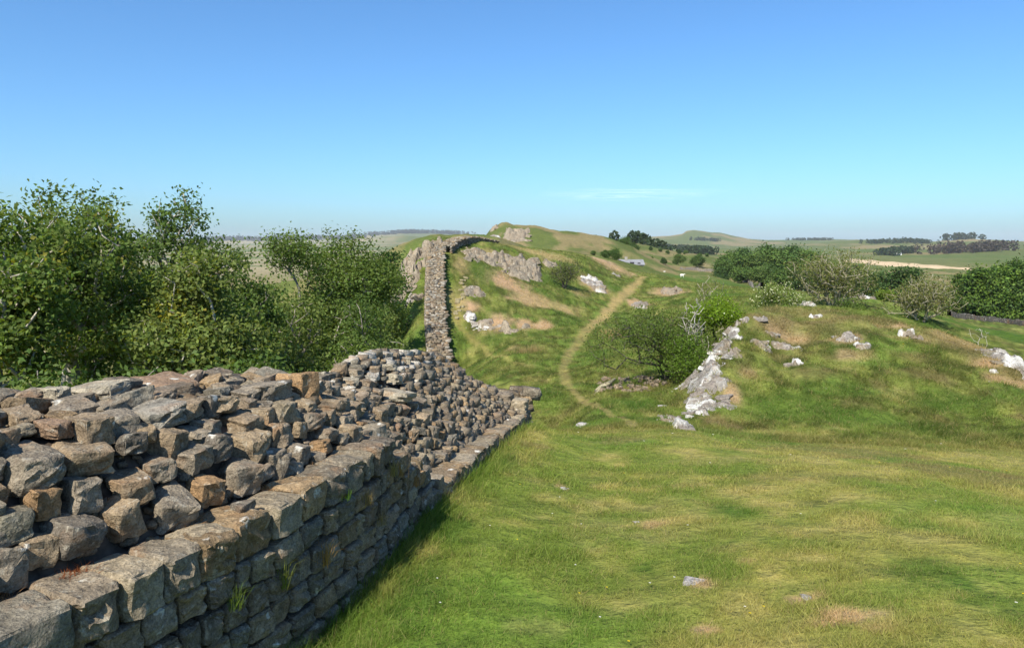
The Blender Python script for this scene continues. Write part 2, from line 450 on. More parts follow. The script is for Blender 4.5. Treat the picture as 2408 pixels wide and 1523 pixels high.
# 0 straw, 1 tan soil, 2 lush green, 3 brown heath
for a in [  # hillside
    (1185, 660, 60, 22, 1, 1), (1240, 700, 60, 18, .8, 1), (1300, 715, 70, 14, .6, 0), (1180, 760, 50, 22, 1, 1), (1330, 728, 18, 12, .9, 0), (1230, 765, 26, 14, .9, 1), (1280, 768, 22, 12, .9, 1),
    (1120, 690, 26, 9, .8, 0), (1080, 700, 30, 50, .35, 0), (1090, 630, 22, 26, .8, 0), (1110, 720, 30, 14, 1, 1), (1400, 672, 38, 16, .8, 1), (1440, 780, 24, 9, .9, 0), (1500, 715, 24, 16, .9, 1),
    (1580, 690, 40, 12, .8, 1), (1150, 600, 60, 8, .7, 0), (1300, 600, 60, 7, .6, 0), (1240, 640, 40, 6, .5, 0), (1420, 615, 50, 7, .9, 1), (1360, 690, 30, 8, .5, 0), (960, 760, 20, 14, .6, 3),
    (940, 790, 20, 14, .6, 3), (1250, 590, 70, 6, .8, 0), (1200, 820, 20, 6, .5, 0),
    # knoll
    (1860, 738, 130, 16, .55, 3), (2060, 758, 130, 16, .55, 3), (2230, 800, 110, 14, .55, 3), (2370, 846, 90, 14, .5, 3), (1930, 795, 160, 26, .25, 3),
    (1850, 795, 50, 18, .65, 1), (1830, 760, 60, 10, .7, 3), (1990, 800, 55, 14, .6, 1), (2010, 835, 50, 14, .5, 1), (1720, 930, 30, 40, .9, 1), (1760, 880, 30, 18, .5, 1), (1700, 1000, 40, 12, .8, 3), (2100, 770, 60, 6, .8, 1),
    (2140, 790, 70, 9, .8, 0), (2330, 860, 60, 14, .9, 1), (2370, 900, 50, 12, .7, 1), (2150, 840, 50, 16, .5, 3), (1900, 870, 70, 16, .45, 3), (2250, 800, 60, 8, .6, 0), (2020, 960, 50, 12, .5, 3), (1950, 760, 200, 10, .5, 3),
    (1850, 840, 70, 14, .55, 3), (2200, 890, 40, 10, .5, 3), (1980, 1010, 30, 8, .4, 0), (2100, 790, 200, 12, .3, 3), (1800, 745, 60, 8, .6, 3), (2340, 950, 60, 14, .4, 3), (2408, 985, 30, 12, .5, 3),
    # turf in front
    (1400, 1240, 150, 40, .19, 0), (1600, 1200, 160, 40, .16, 0), (1550, 1260, 80, 25, .22, 0), (1650, 1480, 40, 14, .5, 1), (2000, 1450, 140, 26, .32, 0), (1900, 1405, 60, 12, .5, 1), (1640, 1375, 40, 14, .5, 1), (1320, 1145, 22, 6, .6, 1),
    (1500, 1430, 120, 30, .19, 0), (1300, 1480, 90, 30, .19, 0), (1700, 1290, 60, 14, .22, 0), (1540, 1235, 40, 10, .45, 1), (1900, 1120, 200, 18, .3, 3), (2250, 1110, 150, 16, .6, 3), (1700, 1080, 160, 14, .26, 0), (1450, 1035, 60, 10, .5, 3),
    (2000, 1060, 200, 14, .5, 3), (2350, 1115, 60, 10, .7, 3), (1760, 1160, 120, 16, .19, 0), (1250, 1050, 40, 8, .6, 3), (2050, 1480, 60, 20, .5, 1),
    (2000, 1448, 110, 22, .85, 1), (1890, 1408, 50, 9, .8, 1), (1660, 1482, 36, 10, .75, 1), (1640, 1372, 36, 10, .7, 1), (1540, 1232, 34, 8, .6, 1), (1400, 1180, 60, 10, .4, 0), (1620, 1140, 70, 8, .4, 0), (1750, 1320, 50, 8, .45, 1),
    (1720, 1200, 80, 22, .9, 2), (1520, 1340, 60, 26, .8, 2), (2200, 1350, 130, 70, .7, 2), (2350, 1420, 100, 90, .7, 2), (1900, 960, 140, 40, .6, 2), (2050, 990, 140, 30, .6, 2), (2250, 950, 100, 40, .6, 2), (1800, 960, 60, 40, .6, 2),
    (1060, 1240, 60, 60, .8, 2), (980, 1400, 90, 80, .8, 2), (1200, 1100, 40, 40, .6, 2), (1290, 930, 50, 30, .6, 2), (1500, 950, 80, 20, .9, 2), (1550, 985, 60, 8, .9, 2), (1180, 800, 50, 14, .5, 2), (1400, 830, 40, 30, .6, 2),
    (990, 800, 16, 40, 1, 2), (1130, 640, 40, 30, .7, 2), (1280, 660, 60, 16, .6, 2), (1450, 680, 30, 20, .8, 2), (1060, 810, 14, 40, .7, 2),
    (2300, 770, 120, 14, .9, 2), (2400, 790, 60, 14, .9, 2), (1720, 668, 60, 10, .9, 2), (1620, 655, 60, 8, .9, 2), (1680, 690, 60, 12, .8, 2), (2150, 745, 70, 12, .9, 2),
    ]: patch(*a)
PCOL = [STRAW, TAN, LUSH, np.array((0.165, 0.128, 0.062))]

STRAWFIELD = [P(2030, 612, 1050), P(2090, 632, 800), P(2170, 640, 700), P(2265, 648, 640)]
def turf_colour(x, y, rng=None):
    x = np.asarray(x, float); y = np.asarray(y, float)
    n1 = fbm(x / 1.7, y / 2.4, 31, 4); n2 = fbm(x / 0.45, y / 0.45, 35, 3); n3 = fbm(x / 9, y / 11, 41, 4)
    n4 = fbm(x / 160, y / 320, 47, 4); n5 = fbm(x / 600, y / 700, 53, 3)
    dry = sstep(0.36, 0.60, 0.45 * n1 + 0.25 * n3 + 0.3 * n2) * (1 - 0.55 * sstep(17, 20, y))
    c = GREEN + (OLIVE - GREEN) * dry[:, None]
    c = c + (STRAW - c) * (sstep(0.56, 0.70, n1 * 0.45 + n2 * 0.55) * (0.24 - 0.02 * sstep(17, 20, y)))[:, None]
    c = c + (LUSH - c) * (sstep(0.54, 0.66, fbm(x / 2.6, y / 2.6, 61, 3)) * 0.6)[:, None]
    kn = sstep(16, 20, y) * (1 - sstep(150, 220, y)); tn = fbm(x / 0.42, y / 0.5, 66, 3); t2 = fbm(x / 1.3, y / 1.0, 68, 3)
    c = c * (1 + kn * (0.75 * sstep(0.38, 0.62, tn * .6 + t2 * .4) - 0.36))[:, None]
    # close-grazed turf on the near shelf is paler and yellower than the rough grass
    c = c * (1 + (np.array((0.42, 0.44, 0.32)))[None] * (1 - sstep(15, 18, y))[:, None])
    # hillside and knoll are greener with more relief of colour
    far = sstep(120, 260, y)
    n6 = np.where(y < 600, fbm(x / 11, y / 22, 49, 4), n4)
    fc = np.array((0.088, 0.112, 0.034)) + (np.array((0.215, 0.17, 0.09)) - np.array((0.088, 0.112, 0.034))) * sstep(0.45, 0.60, n6)[:, None]
    fc = fc + (np.array((0.075, 0.115, 0.032)) - fc) * (sstep(0.5, 0.64, n5) * 0.7 * sstep(500, 900, y))[:, None]
    c = c + (fc - c) * far[:, None] * 0.8
    left = sstep(-0.13, -0.20, x / np.maximum(y, 1)) * sstep(500, 900, y)
    lc = np.array((0.13, 0.16, 0.07)) + (np.array((0.27, 0.235, 0.15)) - np.array((0.13, 0.16, 0.07))) * sstep(0.42, 0.58, fbm(x / 700, y / 160, 71, 3))[:, None]
    c = c + (lc - c) * left[:, None] * 0.8
    wob = (fbm(x / 0.6, y / 0.6, 81, 3) - 0.5) * 0.9 + (fbm(x / 3, y / 3, 83, 3) - 0.5) * 1.0
    wob = wob + (fbm(x / 0.17, y / 0.17, 87, 2) - 0.5) * 1.1 * (1 - sstep(18, 26, y))
    for px, py, rx, ry, st, ci in PATCHES:
        near = (np.abs(x - px) < 2 * rx) & (np.abs(y - py) < 2 * ry)
        if not near.any(): continue
        d = np.hypot((x[near] - px) / rx, (y[near] - py) / ry) + wob[near] * 0.9
        a = sstep(1.2, 0.4, d) * st
        c[near] += (PCOL[ci] - c[near]) * a[:, None]
    d = poly_dist(x, y, TRACK, TRACKW) * (0.8 + 0.5 * fbm(x / 1.6, y / 1.6, 97, 2)) + wob * 0.75
    c = c + (np.array((0.285, 0.22, 0.095)) - c) * (sstep(1.35, 0.4, d) * (0.48 + 0.40 * sstep(66, 80, y) * (0.5 + fbm(x / 4, y / 4, 99, 2))))[:, None]
    d = poly_dist(x, y, FORK, FORKW) + wob * 0.5
    c = c + (np.array((0.26, 0.22, 0.075)) - c) * (sstep(1.4, 0.4, d) * 0.5)[:, None]
    d = poly_dist(x, y, [(p.x, p.y) for p in STRAWFIELD], [18, 34, 34, 14]) + (fbm(x / 40, y / 60, 91, 3) - 0.5) * 1.2
    c = c + (np.array((0.52, 0.40, 0.26)) - c) * (sstep(1.2, 0.9, d) * 0.9)[:, None]
    return c

# ------------------------------------------------------------------ the ground sheet, out to the horizon
_dense = np.arctan((np.arange(-90, 1116, 2.0) - 512) / 740.0)
_left = np.linspace(-math.pi, _dense[0], 60)[:-1]
_right = np.linspace(_dense[-1], math.pi, 60)[1:]
ang = np.concatenate([_left, _dense, _right[:-1]])
rad = np.exp(np.arange(math.log(1.0), math.log(11500), 0.0165))
AA, RR = np.meshgrid(ang, rad)
gx, gy = RR * np.sin(AA), RR * np.cos(AA)
front = np.abs(AA) < math.radians(55)
a_c = np.clip(AA, -math.radians(55), math.radians(55))
ex, ey = RR * np.sin(a_c), RR * np.cos(a_c)
gzv = terrain(ex, ey)
gcol = turf_colour(ex.ravel(), ey.ravel())
nr, na = AA.shape
verts = np.concatenate([np.stack([gx, gy, gzv], -1).reshape(-1, 3), [[0, 0, gzv[0].mean()]]])
i0 = (np.arange(nr - 1)[:, None] * na + np.arange(na)[None]).ravel()
i1 = (np.arange(nr - 1)[:, None] * na + (np.arange(na) + 1)[None] % na).ravel()
quads = np.stack([i0, i1, i1 + na, i0 + na], -1)[:, ::-1]
me = np_mesh('ground', verts, quads, np.concatenate([gcol, gcol[:1]]), smooth=True)
ground = link('ground', me, M['ground'])
tag(ground, 'green and straw coloured rough pasture running over the hills', None, None, 'structure')

_angs = ang
_lr0 = math.log(rad[0])
def ground_z(x, y):
    """height of the built ground sheet (bilinear)"""
    x = np.asarray(x, float); y = np.asarray(y, float)
    fa = np.interp(np.arctan2(x, y), _angs, np.arange(na))
    fr = np.clip((np.log(np.maximum(np.hypot(x, y), 1.0)) - _lr0) / 0.0165, 0, nr - 1.001)
    ia = np.clip(fa.astype(int), 0, na - 2); ir = fr.astype(int); ta = fa - ia; tr = fr - ir
    a = gzv[ir, ia] * (1 - ta) + gzv[ir, ia + 1] * ta
    b = gzv[ir + 1, ia] * (1 - ta) + gzv[ir + 1, ia + 1] * ta
    return a * (1 - tr) + b * tr
def hit(u, v):
    xs = (u - U0) / FD * _HY
    zz = ground_z(xs, _HY); line = -(v - V0) / FD * _HY
    k = np.nonzero(zz >= line)[0]
    k = k[0] if len(k) else len(_HY) - 1
    y = _HY[k]
    return Vector(((u - U0) / FD * y, y, zz[k]))
def gz(x, y): return float(ground_z(np.array([x]), np.array([y]))[0])

# the air: thin even haze from here to the horizon
bm = bmesh.new(); bmesh.ops.create_cube(bm, size=1.0)
me = bpy.data.meshes.new('haze'); bm.to_mesh(me); bm.free()
hz_top, hz_bot = float(gzv.max()) + 38.0, float(gzv.min()) - 5
haze = link('haze', me); haze.scale = (25500, 25500, hz_top - hz_bot); haze.location = (0, 0, (hz_top + hz_bot) / 2)
hm = bpy.data.materials.new('haze_air'); hm.use_nodes = True; ht = hm.node_tree; ht.nodes.clear()
ho = ht.nodes.new('ShaderNodeOutputMaterial'); hv = ht.nodes.new('ShaderNodeVolumePrincipled')
hv.inputs['Density'].default_value = 0.00005; hv.inputs['Color'].default_value = (0.90, 0.95, 1.0, 1); hv.inputs['Anisotropy'].default_value = 0.0
ht.links.new(hv.outputs[0], ho.inputs['Volume']); me.materials.append(hm)
tag(haze, 'thin blue summer haze over the far hills', 'haze', None, 'stuff')
# ------------------------------------------------------------------ stones
def hull_bm(pts):
    bm = bmesh.new()
    vs = [bm.verts.new(p) for p in pts]
    r = bmesh.ops.convex_hull(bm, input=vs)
    junk = [g for g in r['geom_interior'] + r['geom_unused'] if isinstance(g, bmesh.types.BMVert)]
    if junk: bmesh.ops.delete(bm, geom=list(set(junk)), context='VERTS')
    return bm

def rock_points(rg, boxy=0.10, extra=5):
    pts = []
    for sx in (-.5, .5):
        for sy in (-.5, .5):
            for sz in (-.5, .5):
                j = boxy
                pts.append((sx * (1 - rg.random() * 2.4 * j) , sy * (1 - rg.random() * 2.4 * j), sz * (1 - rg.random() * 2.2 * j)))
    for _ in range(extra):
        ax = rg.randrange(3)
        p = [rg.uniform(-.38, .38) for _ in range(3)]
        p[ax] = rg.choice((-1, 1)) * rg.uniform(0.47, 0.56)
        pts.append(tuple(p))
    return pts

def noise3(v, s, seed):
    return (vnoise(np.array([v.x * s + v.z * 1.7 * s]), np.array([v.y * s - v.z * 1.3 * s]), seed)[0] - 0.5)

def rock_mesh(name, seed, boxy=0.12, extra=5, bevel=0.05, fine=0, amp=0.03):
    rg = random.Random(seed)
    bm = hull_bm(rock_points(rg, boxy, extra))
    bmesh.ops.dissolve_limit(bm, angle_limit=0.16, verts=bm.verts, edges=bm.edges)
    if bevel:
        bmesh.ops.bevel(bm, geom=bm.edges[:], offset=bevel, segments=1, profile=0.6, affect='EDGES', clamp_overlap=True)
    bmesh.ops.triangulate(bm, faces=bm.faces)
    for k in range(fine):
        bmesh.ops.subdivide_edges(bm, edges=[e for e in bm.edges if e.calc_length() > 0.18 / (k + 1)], cuts=1, use_grid_fill=False)
        bmesh.ops.triangulate(bm, faces=bm.faces)
    if fine:
        bm.normal_update()
        for v in bm.verts:
            v.co += v.normal * (noise3(v.co, 3.1, seed) * amp * 2.2 + noise3(v.co, 6.3, seed + 5) * amp * 1.5 + noise3(v.co, 13.0, seed + 9) * amp * 0.8)
    me = bpy.data.meshes.new(name)
    bm.normal_update()
    bm.to_mesh(me); bm.free()
    if fine:
        me.polygons.foreach_set('use_smooth', np.ones(len(me.polygons), dtype=bool))
        me.set_sharp_from_angle(angle=math.radians(28))
    return me

ROCK_FINE = [rock_mesh('stone', 100 + i, rnd.uniform(0.08, 0.23), rnd.randrange(2, 7), 0.03, 2, 0.045) for i in range(36)]
BLOCK_FINE = [rock_mesh('block', 200 + i, rnd.uniform(0.02, 0.085), rnd.randrange(3, 6), 0.08, 2, 0.05) for i in range(20)]
ROCK_LOW = [rock_mesh('rubble', 300 + i, rnd.uniform(0.05, 0.16), rnd.randrange(2, 6), 0.0) for i in range(30)]
BOULDER = [rock_mesh('boulder', 400 + i, rnd.uniform(0.16, 0.26), rnd.randrange(6, 10), 0.05, 1, 0.07) for i in range(16)]
COLUMN = [rock_mesh('rock_column', 450 + i, rnd.uniform(0.10, 0.2), rnd.randrange(4, 8), 0.04, 1, 0.06) for i in range(10)]
LOWDATA = []
for me_ in ROCK_LOW:
    v = np.empty(len(me_.vertices) * 3, dtype=np.float32); me_.vertices.foreach_get('co', v)
    me_.calc_loop_triangles()
    f = np.empty(len(me_.loop_triangles) * 3, dtype=np.int32); me_.loop_triangles.foreach_get('vertices', f)
    LOWDATA.append((v.reshape(-1, 3), f.reshape(-1, 3)))

HUES = [(0.215, 0.172, 0.132), (0.235, 0.186, 0.140), (0.200, 0.168, 0.138), (0.178, 0.152, 0.128), (0.210, 0.182, 0.152), (0.238, 0.182, 0.128), (0.185, 0.156, 0.132),
        (0.235, 0.200, 0.158), (0.165, 0.143, 0.120), (0.205, 0.166, 0.136), (0.240, 0.176, 0.115), (0.19, 0.175, 0.155)]
def hue(rg, k=1.0):
    c = rg.choice(HUES); f = rg.uniform(0.8, 1.3) * k * 1.05
    return (c[0] * f * .95, c[1] * f * .92, c[2] * f * .80)
NAMED = {'blue': (0.225, 0.215, 0.20), 'brown': (0.22, 0.175, 0.13), 'grey': (0.205, 0.18, 0.152), 'tan': (0.255, 0.205, 0.15), 'orange': (0.275, 0.185, 0.11),
         'dark': (0.125, 0.112, 0.10), 'red': (0.235, 0.165, 0.12), 'pale': (0.31, 0.285, 0.24), 'purple': (0.195, 0.168, 0.140), 'green': (0.165, 0.155, 0.128)}

def put_stone(name, me, mat, loc, size, rot, col, parent):
    o = link(name, me, mat, parent)
    o.location = loc; o.scale = size; o.rotation_euler = rot
    o.color = (*col, 1)
    return o

def join_stones(items, mat, name, parent):
    """items: (loc, size, 3x3 matrix, colour); one mesh of small stones"""
    vs, fs, cs, off = [], [], [], 0
    for k, (loc, size, mt, col) in enumerate(items):
        v, f = LOWDATA[(k * 7) % len(LOWDATA)]
        w = (v * np.array(size)) @ np.array(mt).T + np.array(loc)
        vs.append(w); fs.append(f + off); cs.append(np.tile(col, (len(v), 1))); off += len(v)
    me = np_mesh(name, np.concatenate(vs), np.concatenate(fs), np.concatenate(cs))
    o = link(name, me, mat, parent)
    o['kind'] = 'stuff'
    return o

# ------------------------------------------------------------------ near stretch of the ruined wall
FACE = np.array([(1.6, -3.62), (2.4, -3.25), (3.0, -2.95), (3.74, -2.59), (4.19, -2.37), (5.34, -1.85), (6.3, -1.52), (7.25, -1.27), (9.0, -0.98), (11.1, -0.56), (12.6, -0.33), (14.0, -0.08), (15.2, 0.14), (16.3, 0.38)])
_yy = np.linspace(1.6, 16.3, 600)
_ff = np.interp(_yy, FACE[:, 0], FACE[:, 1])
_kk = np.hanning(61); _kk /= _kk.sum()
_ff = np.convolve(np.pad(_ff, 30, mode='reflect', reflect_type='odd'), _kk, mode='valid')
_ss = np.concatenate([[0], np.cumsum(np.hypot(np.diff(_ff), np.diff(_yy)))])
S_END = _ss[-1]
def face_at(s):
    """plan point, direction along the wall, and outward (right hand) normal"""
    y = np.interp(s, _ss, _yy); x = np.interp(s, _ss, _ff)
    y2 = np.interp(s + 0.15, _ss, _yy); x2 = np.interp(s + 0.15, _ss, _ff)
    y1 = np.interp(s - 0.15, _ss, _yy); x1 = np.interp(s - 0.15, _ss, _ff)
    d = np.stack([x2 - x1, y2 - y1], -1); d = d / np.maximum(np.linalg.norm(d, axis=-1, keepdims=True), 1e-9)
    n = np.stack([d[..., 1], -d[..., 0]], -1)
    return np.stack([x, y], -1), d, n
def y_of(s): return np.interp(s, _ss, _yy)
def s_of(y): return float(np.interp(y, _yy, _ss))
TOPZ = [(1.6, -2.0), (7.0, -2.0), (7.55, -2.02), (7.62, -2.28), (8.1, -2.30), (8.15, -2.52), (8.5, -2.55), (8.55, -2.8), (8.8, -2.85), (8.9, -3.02), (11.1, -3.2), (14, -3.52), (16.3, -3.72)]
RIDGEZ = [(1.6, -1.1), (4, -1.13), (5.3, -1.19), (7.25, -1.38), (8.6, -1.60), (9.6, -1.88), (10.4, -1.92), (10.9, -1.86), (11.4, -1.83), (12.3, -1.86), (14, -2.13), (15.5, -2.42), (16.3, -2.68)]
LEDGE = [(1.6, 0.5), (6.5, 0.45), (7.5, 0.36), (8.8, 0.30), (10, 0.42), (14, 0.42), (16.3, 0.2)]
SLOPE = [(1.6, 0.55), (7, 0.60), (9, 0.85), (12, 1.05), (15, 1.25), (16.3, 1.5)]      # run of the rubble slope
BACK = 2.15
def fi(tab, y):
    a = np.array(tab); return np.interp(y, a[:, 0], a[:, 1])
def wall_h(s, t):
    y = y_of(s)
    z0, zr, le, sl = fi(TOPZ, y), fi(RIDGEZ, y), fi(LEDGE, y), fi(SLOPE, y)
    k = np.clip((t - le) / sl, 0, 1)
    shape = np.where(y < 9, 0.86 * k ** 0.85 , 0.80 * k ** 0.9)
    top = np.clip((t - le - sl) / np.maximum(BACK - 0.25 - le - sl, 0.05), 0, 1)
    h = z0 + (zr - z0) * (shape + (1 - shape) * np.where(k >= 1, top, 0) * 1.0)
    h = np.where(t > BACK - 0.12, zr - (t - BACK + 0.12) * 2.2, h)
    return h
def wall_pt(s, t):
    p, d, n = face_at(s)
    q = p - n * np.asarray(t)[..., None] if np.ndim(t) else p - n * t
    return q
_gs, _gt = np.meshgrid(np.linspace(0, S_END, 900), np.linspace(0.0, BACK - 0.05, 110), indexing='ij')
_gp, _, _ = face_at(_gs.ravel())
_gn = face_at(_gs.ravel())[2]
_gp = _gp - _gn * _gt.ravel()[:, None]
_gh = wall_h(_gs.ravel(), _gt.ravel())
_gu = U0 + FD * _gp[:, 0] / _gp[:, 1]; _gv = V0 - FD * _gh / _gp[:, 1]
def wall_hit(u, v):
    d = np.hypot(_gu - u, _gv - v)
    m = d < max(9.0, d.min() + 3)
    k = np.nonzero(m)[0][np.argmin(_gp[m, 1])]
    return _gs.ravel()[k], _gt.ravel()[k]

wall = empty('stone_wall', (*face_at(np.array(s_of(9.0)))[0], -3.25),
             'ruined stone wall in the foreground, squared facing on its grass side, rubble core exposed', 'stone wall')
wall['kind'] = 'thing'
WI = Matrix.Translation(-Vector(wall.location))
def wl(x, y, z): return (x - wall.location.x, y - wall.location.y, z - wall.location.z)

# earth and mortar inside the wall, set back behind the stones
_cs = np.linspace(0, S_END - 0.12, 330); _ct = np.array([0.13, 0.14, 0.18, 0.3, 0.4, 0.5, 0.6, 0.7, 0.8, 0.9, 1.0, 1.1, 1.25, 1.4, 1.55, 1.7, 1.85, 1.95, 2.0, 2.01])
SS, TT = np.meshgrid(_cs, _ct, indexing='ij')
pp, dd, nn = face_at(SS.ravel())
pp = pp - nn * TT.ravel()[:, None]
hh = wall_h(SS.ravel(), TT.ravel()) - 0.10 + (fbm(pp[:, 0] * 5, pp[:, 1] * 5, 77, 3) - 0.5) * 0.12
hh = hh.reshape(SS.shape); hh[:, 0] = -5.6; hh[:, -1] = -6.2; hh[:, 1] -= 0.02
hh[-1, :] = -5.6
cv = np.stack([pp[:, 0], pp[:, 1], hh.ravel()], -1) - np.array(wall.location)
ns_, nt_ = SS.shape
q0 = (np.arange(ns_ - 1)[:, None] * nt_ + np.arange(nt_ - 1)[None]).ravel()
link('core_fill', np_mesh('core_fill', cv, np.stack([q0, q0 + nt_, q0 + nt_ + 1, q0 + 1], -1)[:, ::-1]), M['earth'], wall)

rg = random.Random(5)
def angle_of(d): return math.atan2(d[1], d[0])        # local x axis along the wall

# -- squared facing: courses of blocks, every block a part
def facing_row(y0, y1, zb, zt, depth, lo, hi, names='facing_stone', top=False, proud=0.0):
    s = s_of(y0) - rg.uniform(0, 0.2)
    while s < s_of(y1):
        L = rg.uniform(lo, hi)
        sm = s + L / 2
        y = float(y_of(sm))
        p, d, n = face_at(np.array(sm))
        off = rg.uniform(-0.025, 0.02) + proud
        dp = depth * rg.uniform(0.85, 1.1)
        c = p - n * (dp / 2 - off)
        h = zt - zb
        put_stone(names, rg.choice(BLOCK_FINE), M['stone'], wl(c[0], c[1], zb + h / 2 + rg.uniform(-.008, .008)),
                  (L - 0.016, dp, (h - 0.014) * (1.0 if not top else rg.uniform(0.96, 1.12))),
                  (rg.uniform(-.04, .04), rg.uniform(-.035, .035), angle_of(d) + rg.uniform(-.05, .05)), hue(rg, 0.92), wall)
        s += L
edges = [-3.55, -3.36, -3.13, -2.93, -2.72, -2.50, -2.28]
TOPY = {-2.0: 7.55, -2.28: 8.12, -2.50: 8.5, -2.72: 8.78, -2.93: 9.0, -3.13: 9.15, -3.36: 9.3}
for zb, zt in zip(edges[:-1], edges[1:]):
    lim = TOPY[zt]
    start = 3.0 if zt > -2.6 else (3.9 if zt > -3.0 else 4.8)
    facing_row(start, lim, zb, zt, 0.34, 0.16, 0.42)
# top course laid by eye: (u at left, u at right of the front top edge) in sequence along the edge
facing_row(2.9, 5.0, -2.28, -2.0, 0.46, 0.26, 0.46, top=True)
facing_row(5.0, 7.55, -2.28, -2.0, 0.44, 0.22, 0.40, top=True)
# footing that carries on past the broken facing
def footing(y0, y1, drop, depth, proud, lo, hi):
    s = s_of(y0)
    while s < s_of(y1):
        L = rg.uniform(lo, hi); sm = s + L / 2
        y = float(y_of(sm)); p, d, n = face_at(np.array(sm))
        zt = float(fi(TOPZ, y)) - drop + rg.uniform(-.02, .02)
        c = p - n * (depth / 2 - proud - rg.uniform(0, .03))
        put_stone('footing_stone', rg.choice(BLOCK_FINE), M['stone'], wl(c[0], c[1], zt - 0.14), (L * 1.0, depth, 0.28),
                  (rg.uniform(-.04, .04), rg.uniform(-.06, .03), angle_of(d) + rg.uniform(-.05, .05)), hue(rg, 1.0), wall)
        s += L
footing(8.75, 16.25, 0.0, 0.52, 0.02, 0.26, 0.46)
footing(8.9, 16.3, 0.25, 0.45, 0.05, 0.26, 0.46)
# squared end of the stretch
for k in range(3):
    zt = -3.42 - 0.2 * k
    for t in (0.0, 0.34, 0.68, 1.02, 1.36, 1.70):
        L = rg.uniform(0.28, 0.36)
        p, d, n = face_at(np.array(S_END - 0.2))
        c = p - n * (t + 0.17)
        put_stone('end_stone', rg.choice(BLOCK_FINE), M['stone'], wl(c[0], c[1], zt - 0.1 + (0.18 * t if k == 0 else 0)), (0.40, L, 0.22 + (0.3 * t if k == 0 else 0)),
                  (0, 0, angle_of(d) + rg.uniform(-.06, .06)), hue(rg, 1.05), wall)

# -- rubble: the big stones read off the photograph, then the rest packed between them
PLACED = []      # x, y, z, radius
def crop1(cx, cy): return (cx * 0.1993 / 0.42524, (344 + cy * 0.1993) / 0.42524)
BIG = [(660, 940, 225, 400, 'blue'), (500, 710, 270, 440, 'grey'), (360, 570, 350, 500, 'brown'), (0, 330, 520, 700, 'grey'), (290, 610, 490, 640, 'brown'), (105, 325, 700, 880, 'orange'),
       (300, 525, 670, 830, 'grey'), (-20, 170, 820, 990, 'green'), (200, 520, 840, 1020, 'dark'), (505, 705, 780, 950, 'tan'), (535, 800, 625, 770, 'brown'), (735, 1020, 730, 900, 'grey'),  # the 'dark' stone here has shade put into its colour
       (560, 745, 450, 550, 'dark'), (755, 945, 405, 555, 'brown'), (920, 1080, 400, 495, 'grey'), (870, 1075, 505, 635, 'grey'), (990, 1175, 440, 580, 'dark'), (1145, 1360, 415, 570, 'tan'),
       (945, 1130, 645, 790, 'orange'), (1105, 1330, 580, 745, 'grey'), (1120, 1330, 340, 430, 'brown'), (1000, 1225, 190, 330, 'tan'), (850, 1020, 215, 360, 'brown'), (1010, 1115, 240, 360, 'dark'),
       (1195, 1305, 165, 275, 'grey'), (1260, 1445, 120, 290, 'grey'), (0, 145, 1010, 1240, 'grey'), (125, 275, 950, 1110, 'tan'), (-30, 65, 380, 510, 'brown'), (710, 900, 570, 670, 'grey'),
       (1180, 1285, 770, 850, 'dark'), (985, 1135, 370, 470, 'purple'), (1270, 1395, 310, 410, 'tan'), (1340, 1445, 520, 660, 'grey'), (1365, 1450, 380, 520, 'brown'), (180, 370, 345, 440, 'red'),
       (215, 350, 185, 260, 'pale'), (400, 640, 165, 240, 'pale'), (30, 225, 305, 380, 'brown'), (690, 1050, 140, 210, 'red'), (-120, 10, 700, 820, 'brown'), (-150, 30, 560, 680, 'grey'), (-60, 90, 900, 1010, 'grey')]
def crop2(cx, cy): return ((640 + cx * 0.4983) / 1.0631, (860 + cy * 0.4983) / 1.0631)
BIG2 = [(140, 340, 130, 270, 'orange'), (180, 310, 265, 340, 'tan'), (310, 430, 320, 390, 'tan'), (75, 205, 390, 510, 'purple'), (200, 280, 375, 470, 'tan'), (145, 285, 485, 575, 'purple'), (300, 430, 400, 470, 'grey'),
        (440, 540, 390, 500, 'tan'), (290, 390, 475, 540, 'orange'), (400, 490, 330, 390, 'brown'), (500, 580, 370, 440, 'orange'), (570, 680, 300, 400, 'brown'), (560, 690, 420, 480, 'purple'), (400, 560, 280, 340, 'brown'),
        (430, 530, 140, 190, 'pale'), (570, 640, 240, 300, 'grey'), (480, 580, 190, 250, 'tan'), (330, 440, 200, 260, 'grey'), (60, 190, 530, 680, 'grey'), (590, 830, 210, 270, 'pale'), (680, 760, 390, 440, 'red'), (765, 835, 420, 480, 'brown'),
        (850, 930, 390, 470, 'grey'), (710, 780, 290, 350, 'red'), (905, 1010, 370, 440, 'purple'), (905, 970, 420, 480, 'orange'), (715, 800, 38, 85, 'pale'), (600, 720, 65, 115, 'pale'), (660, 760, 140, 190, 'pale'), (870, 950, 640, 710, 'grey'),
        (800, 860, 620, 690, 'orange'), (700, 790, 350, 400, 'grey'), (780, 840, 280, 330, 'tan'), (850, 920, 285, 360, 'brown')]
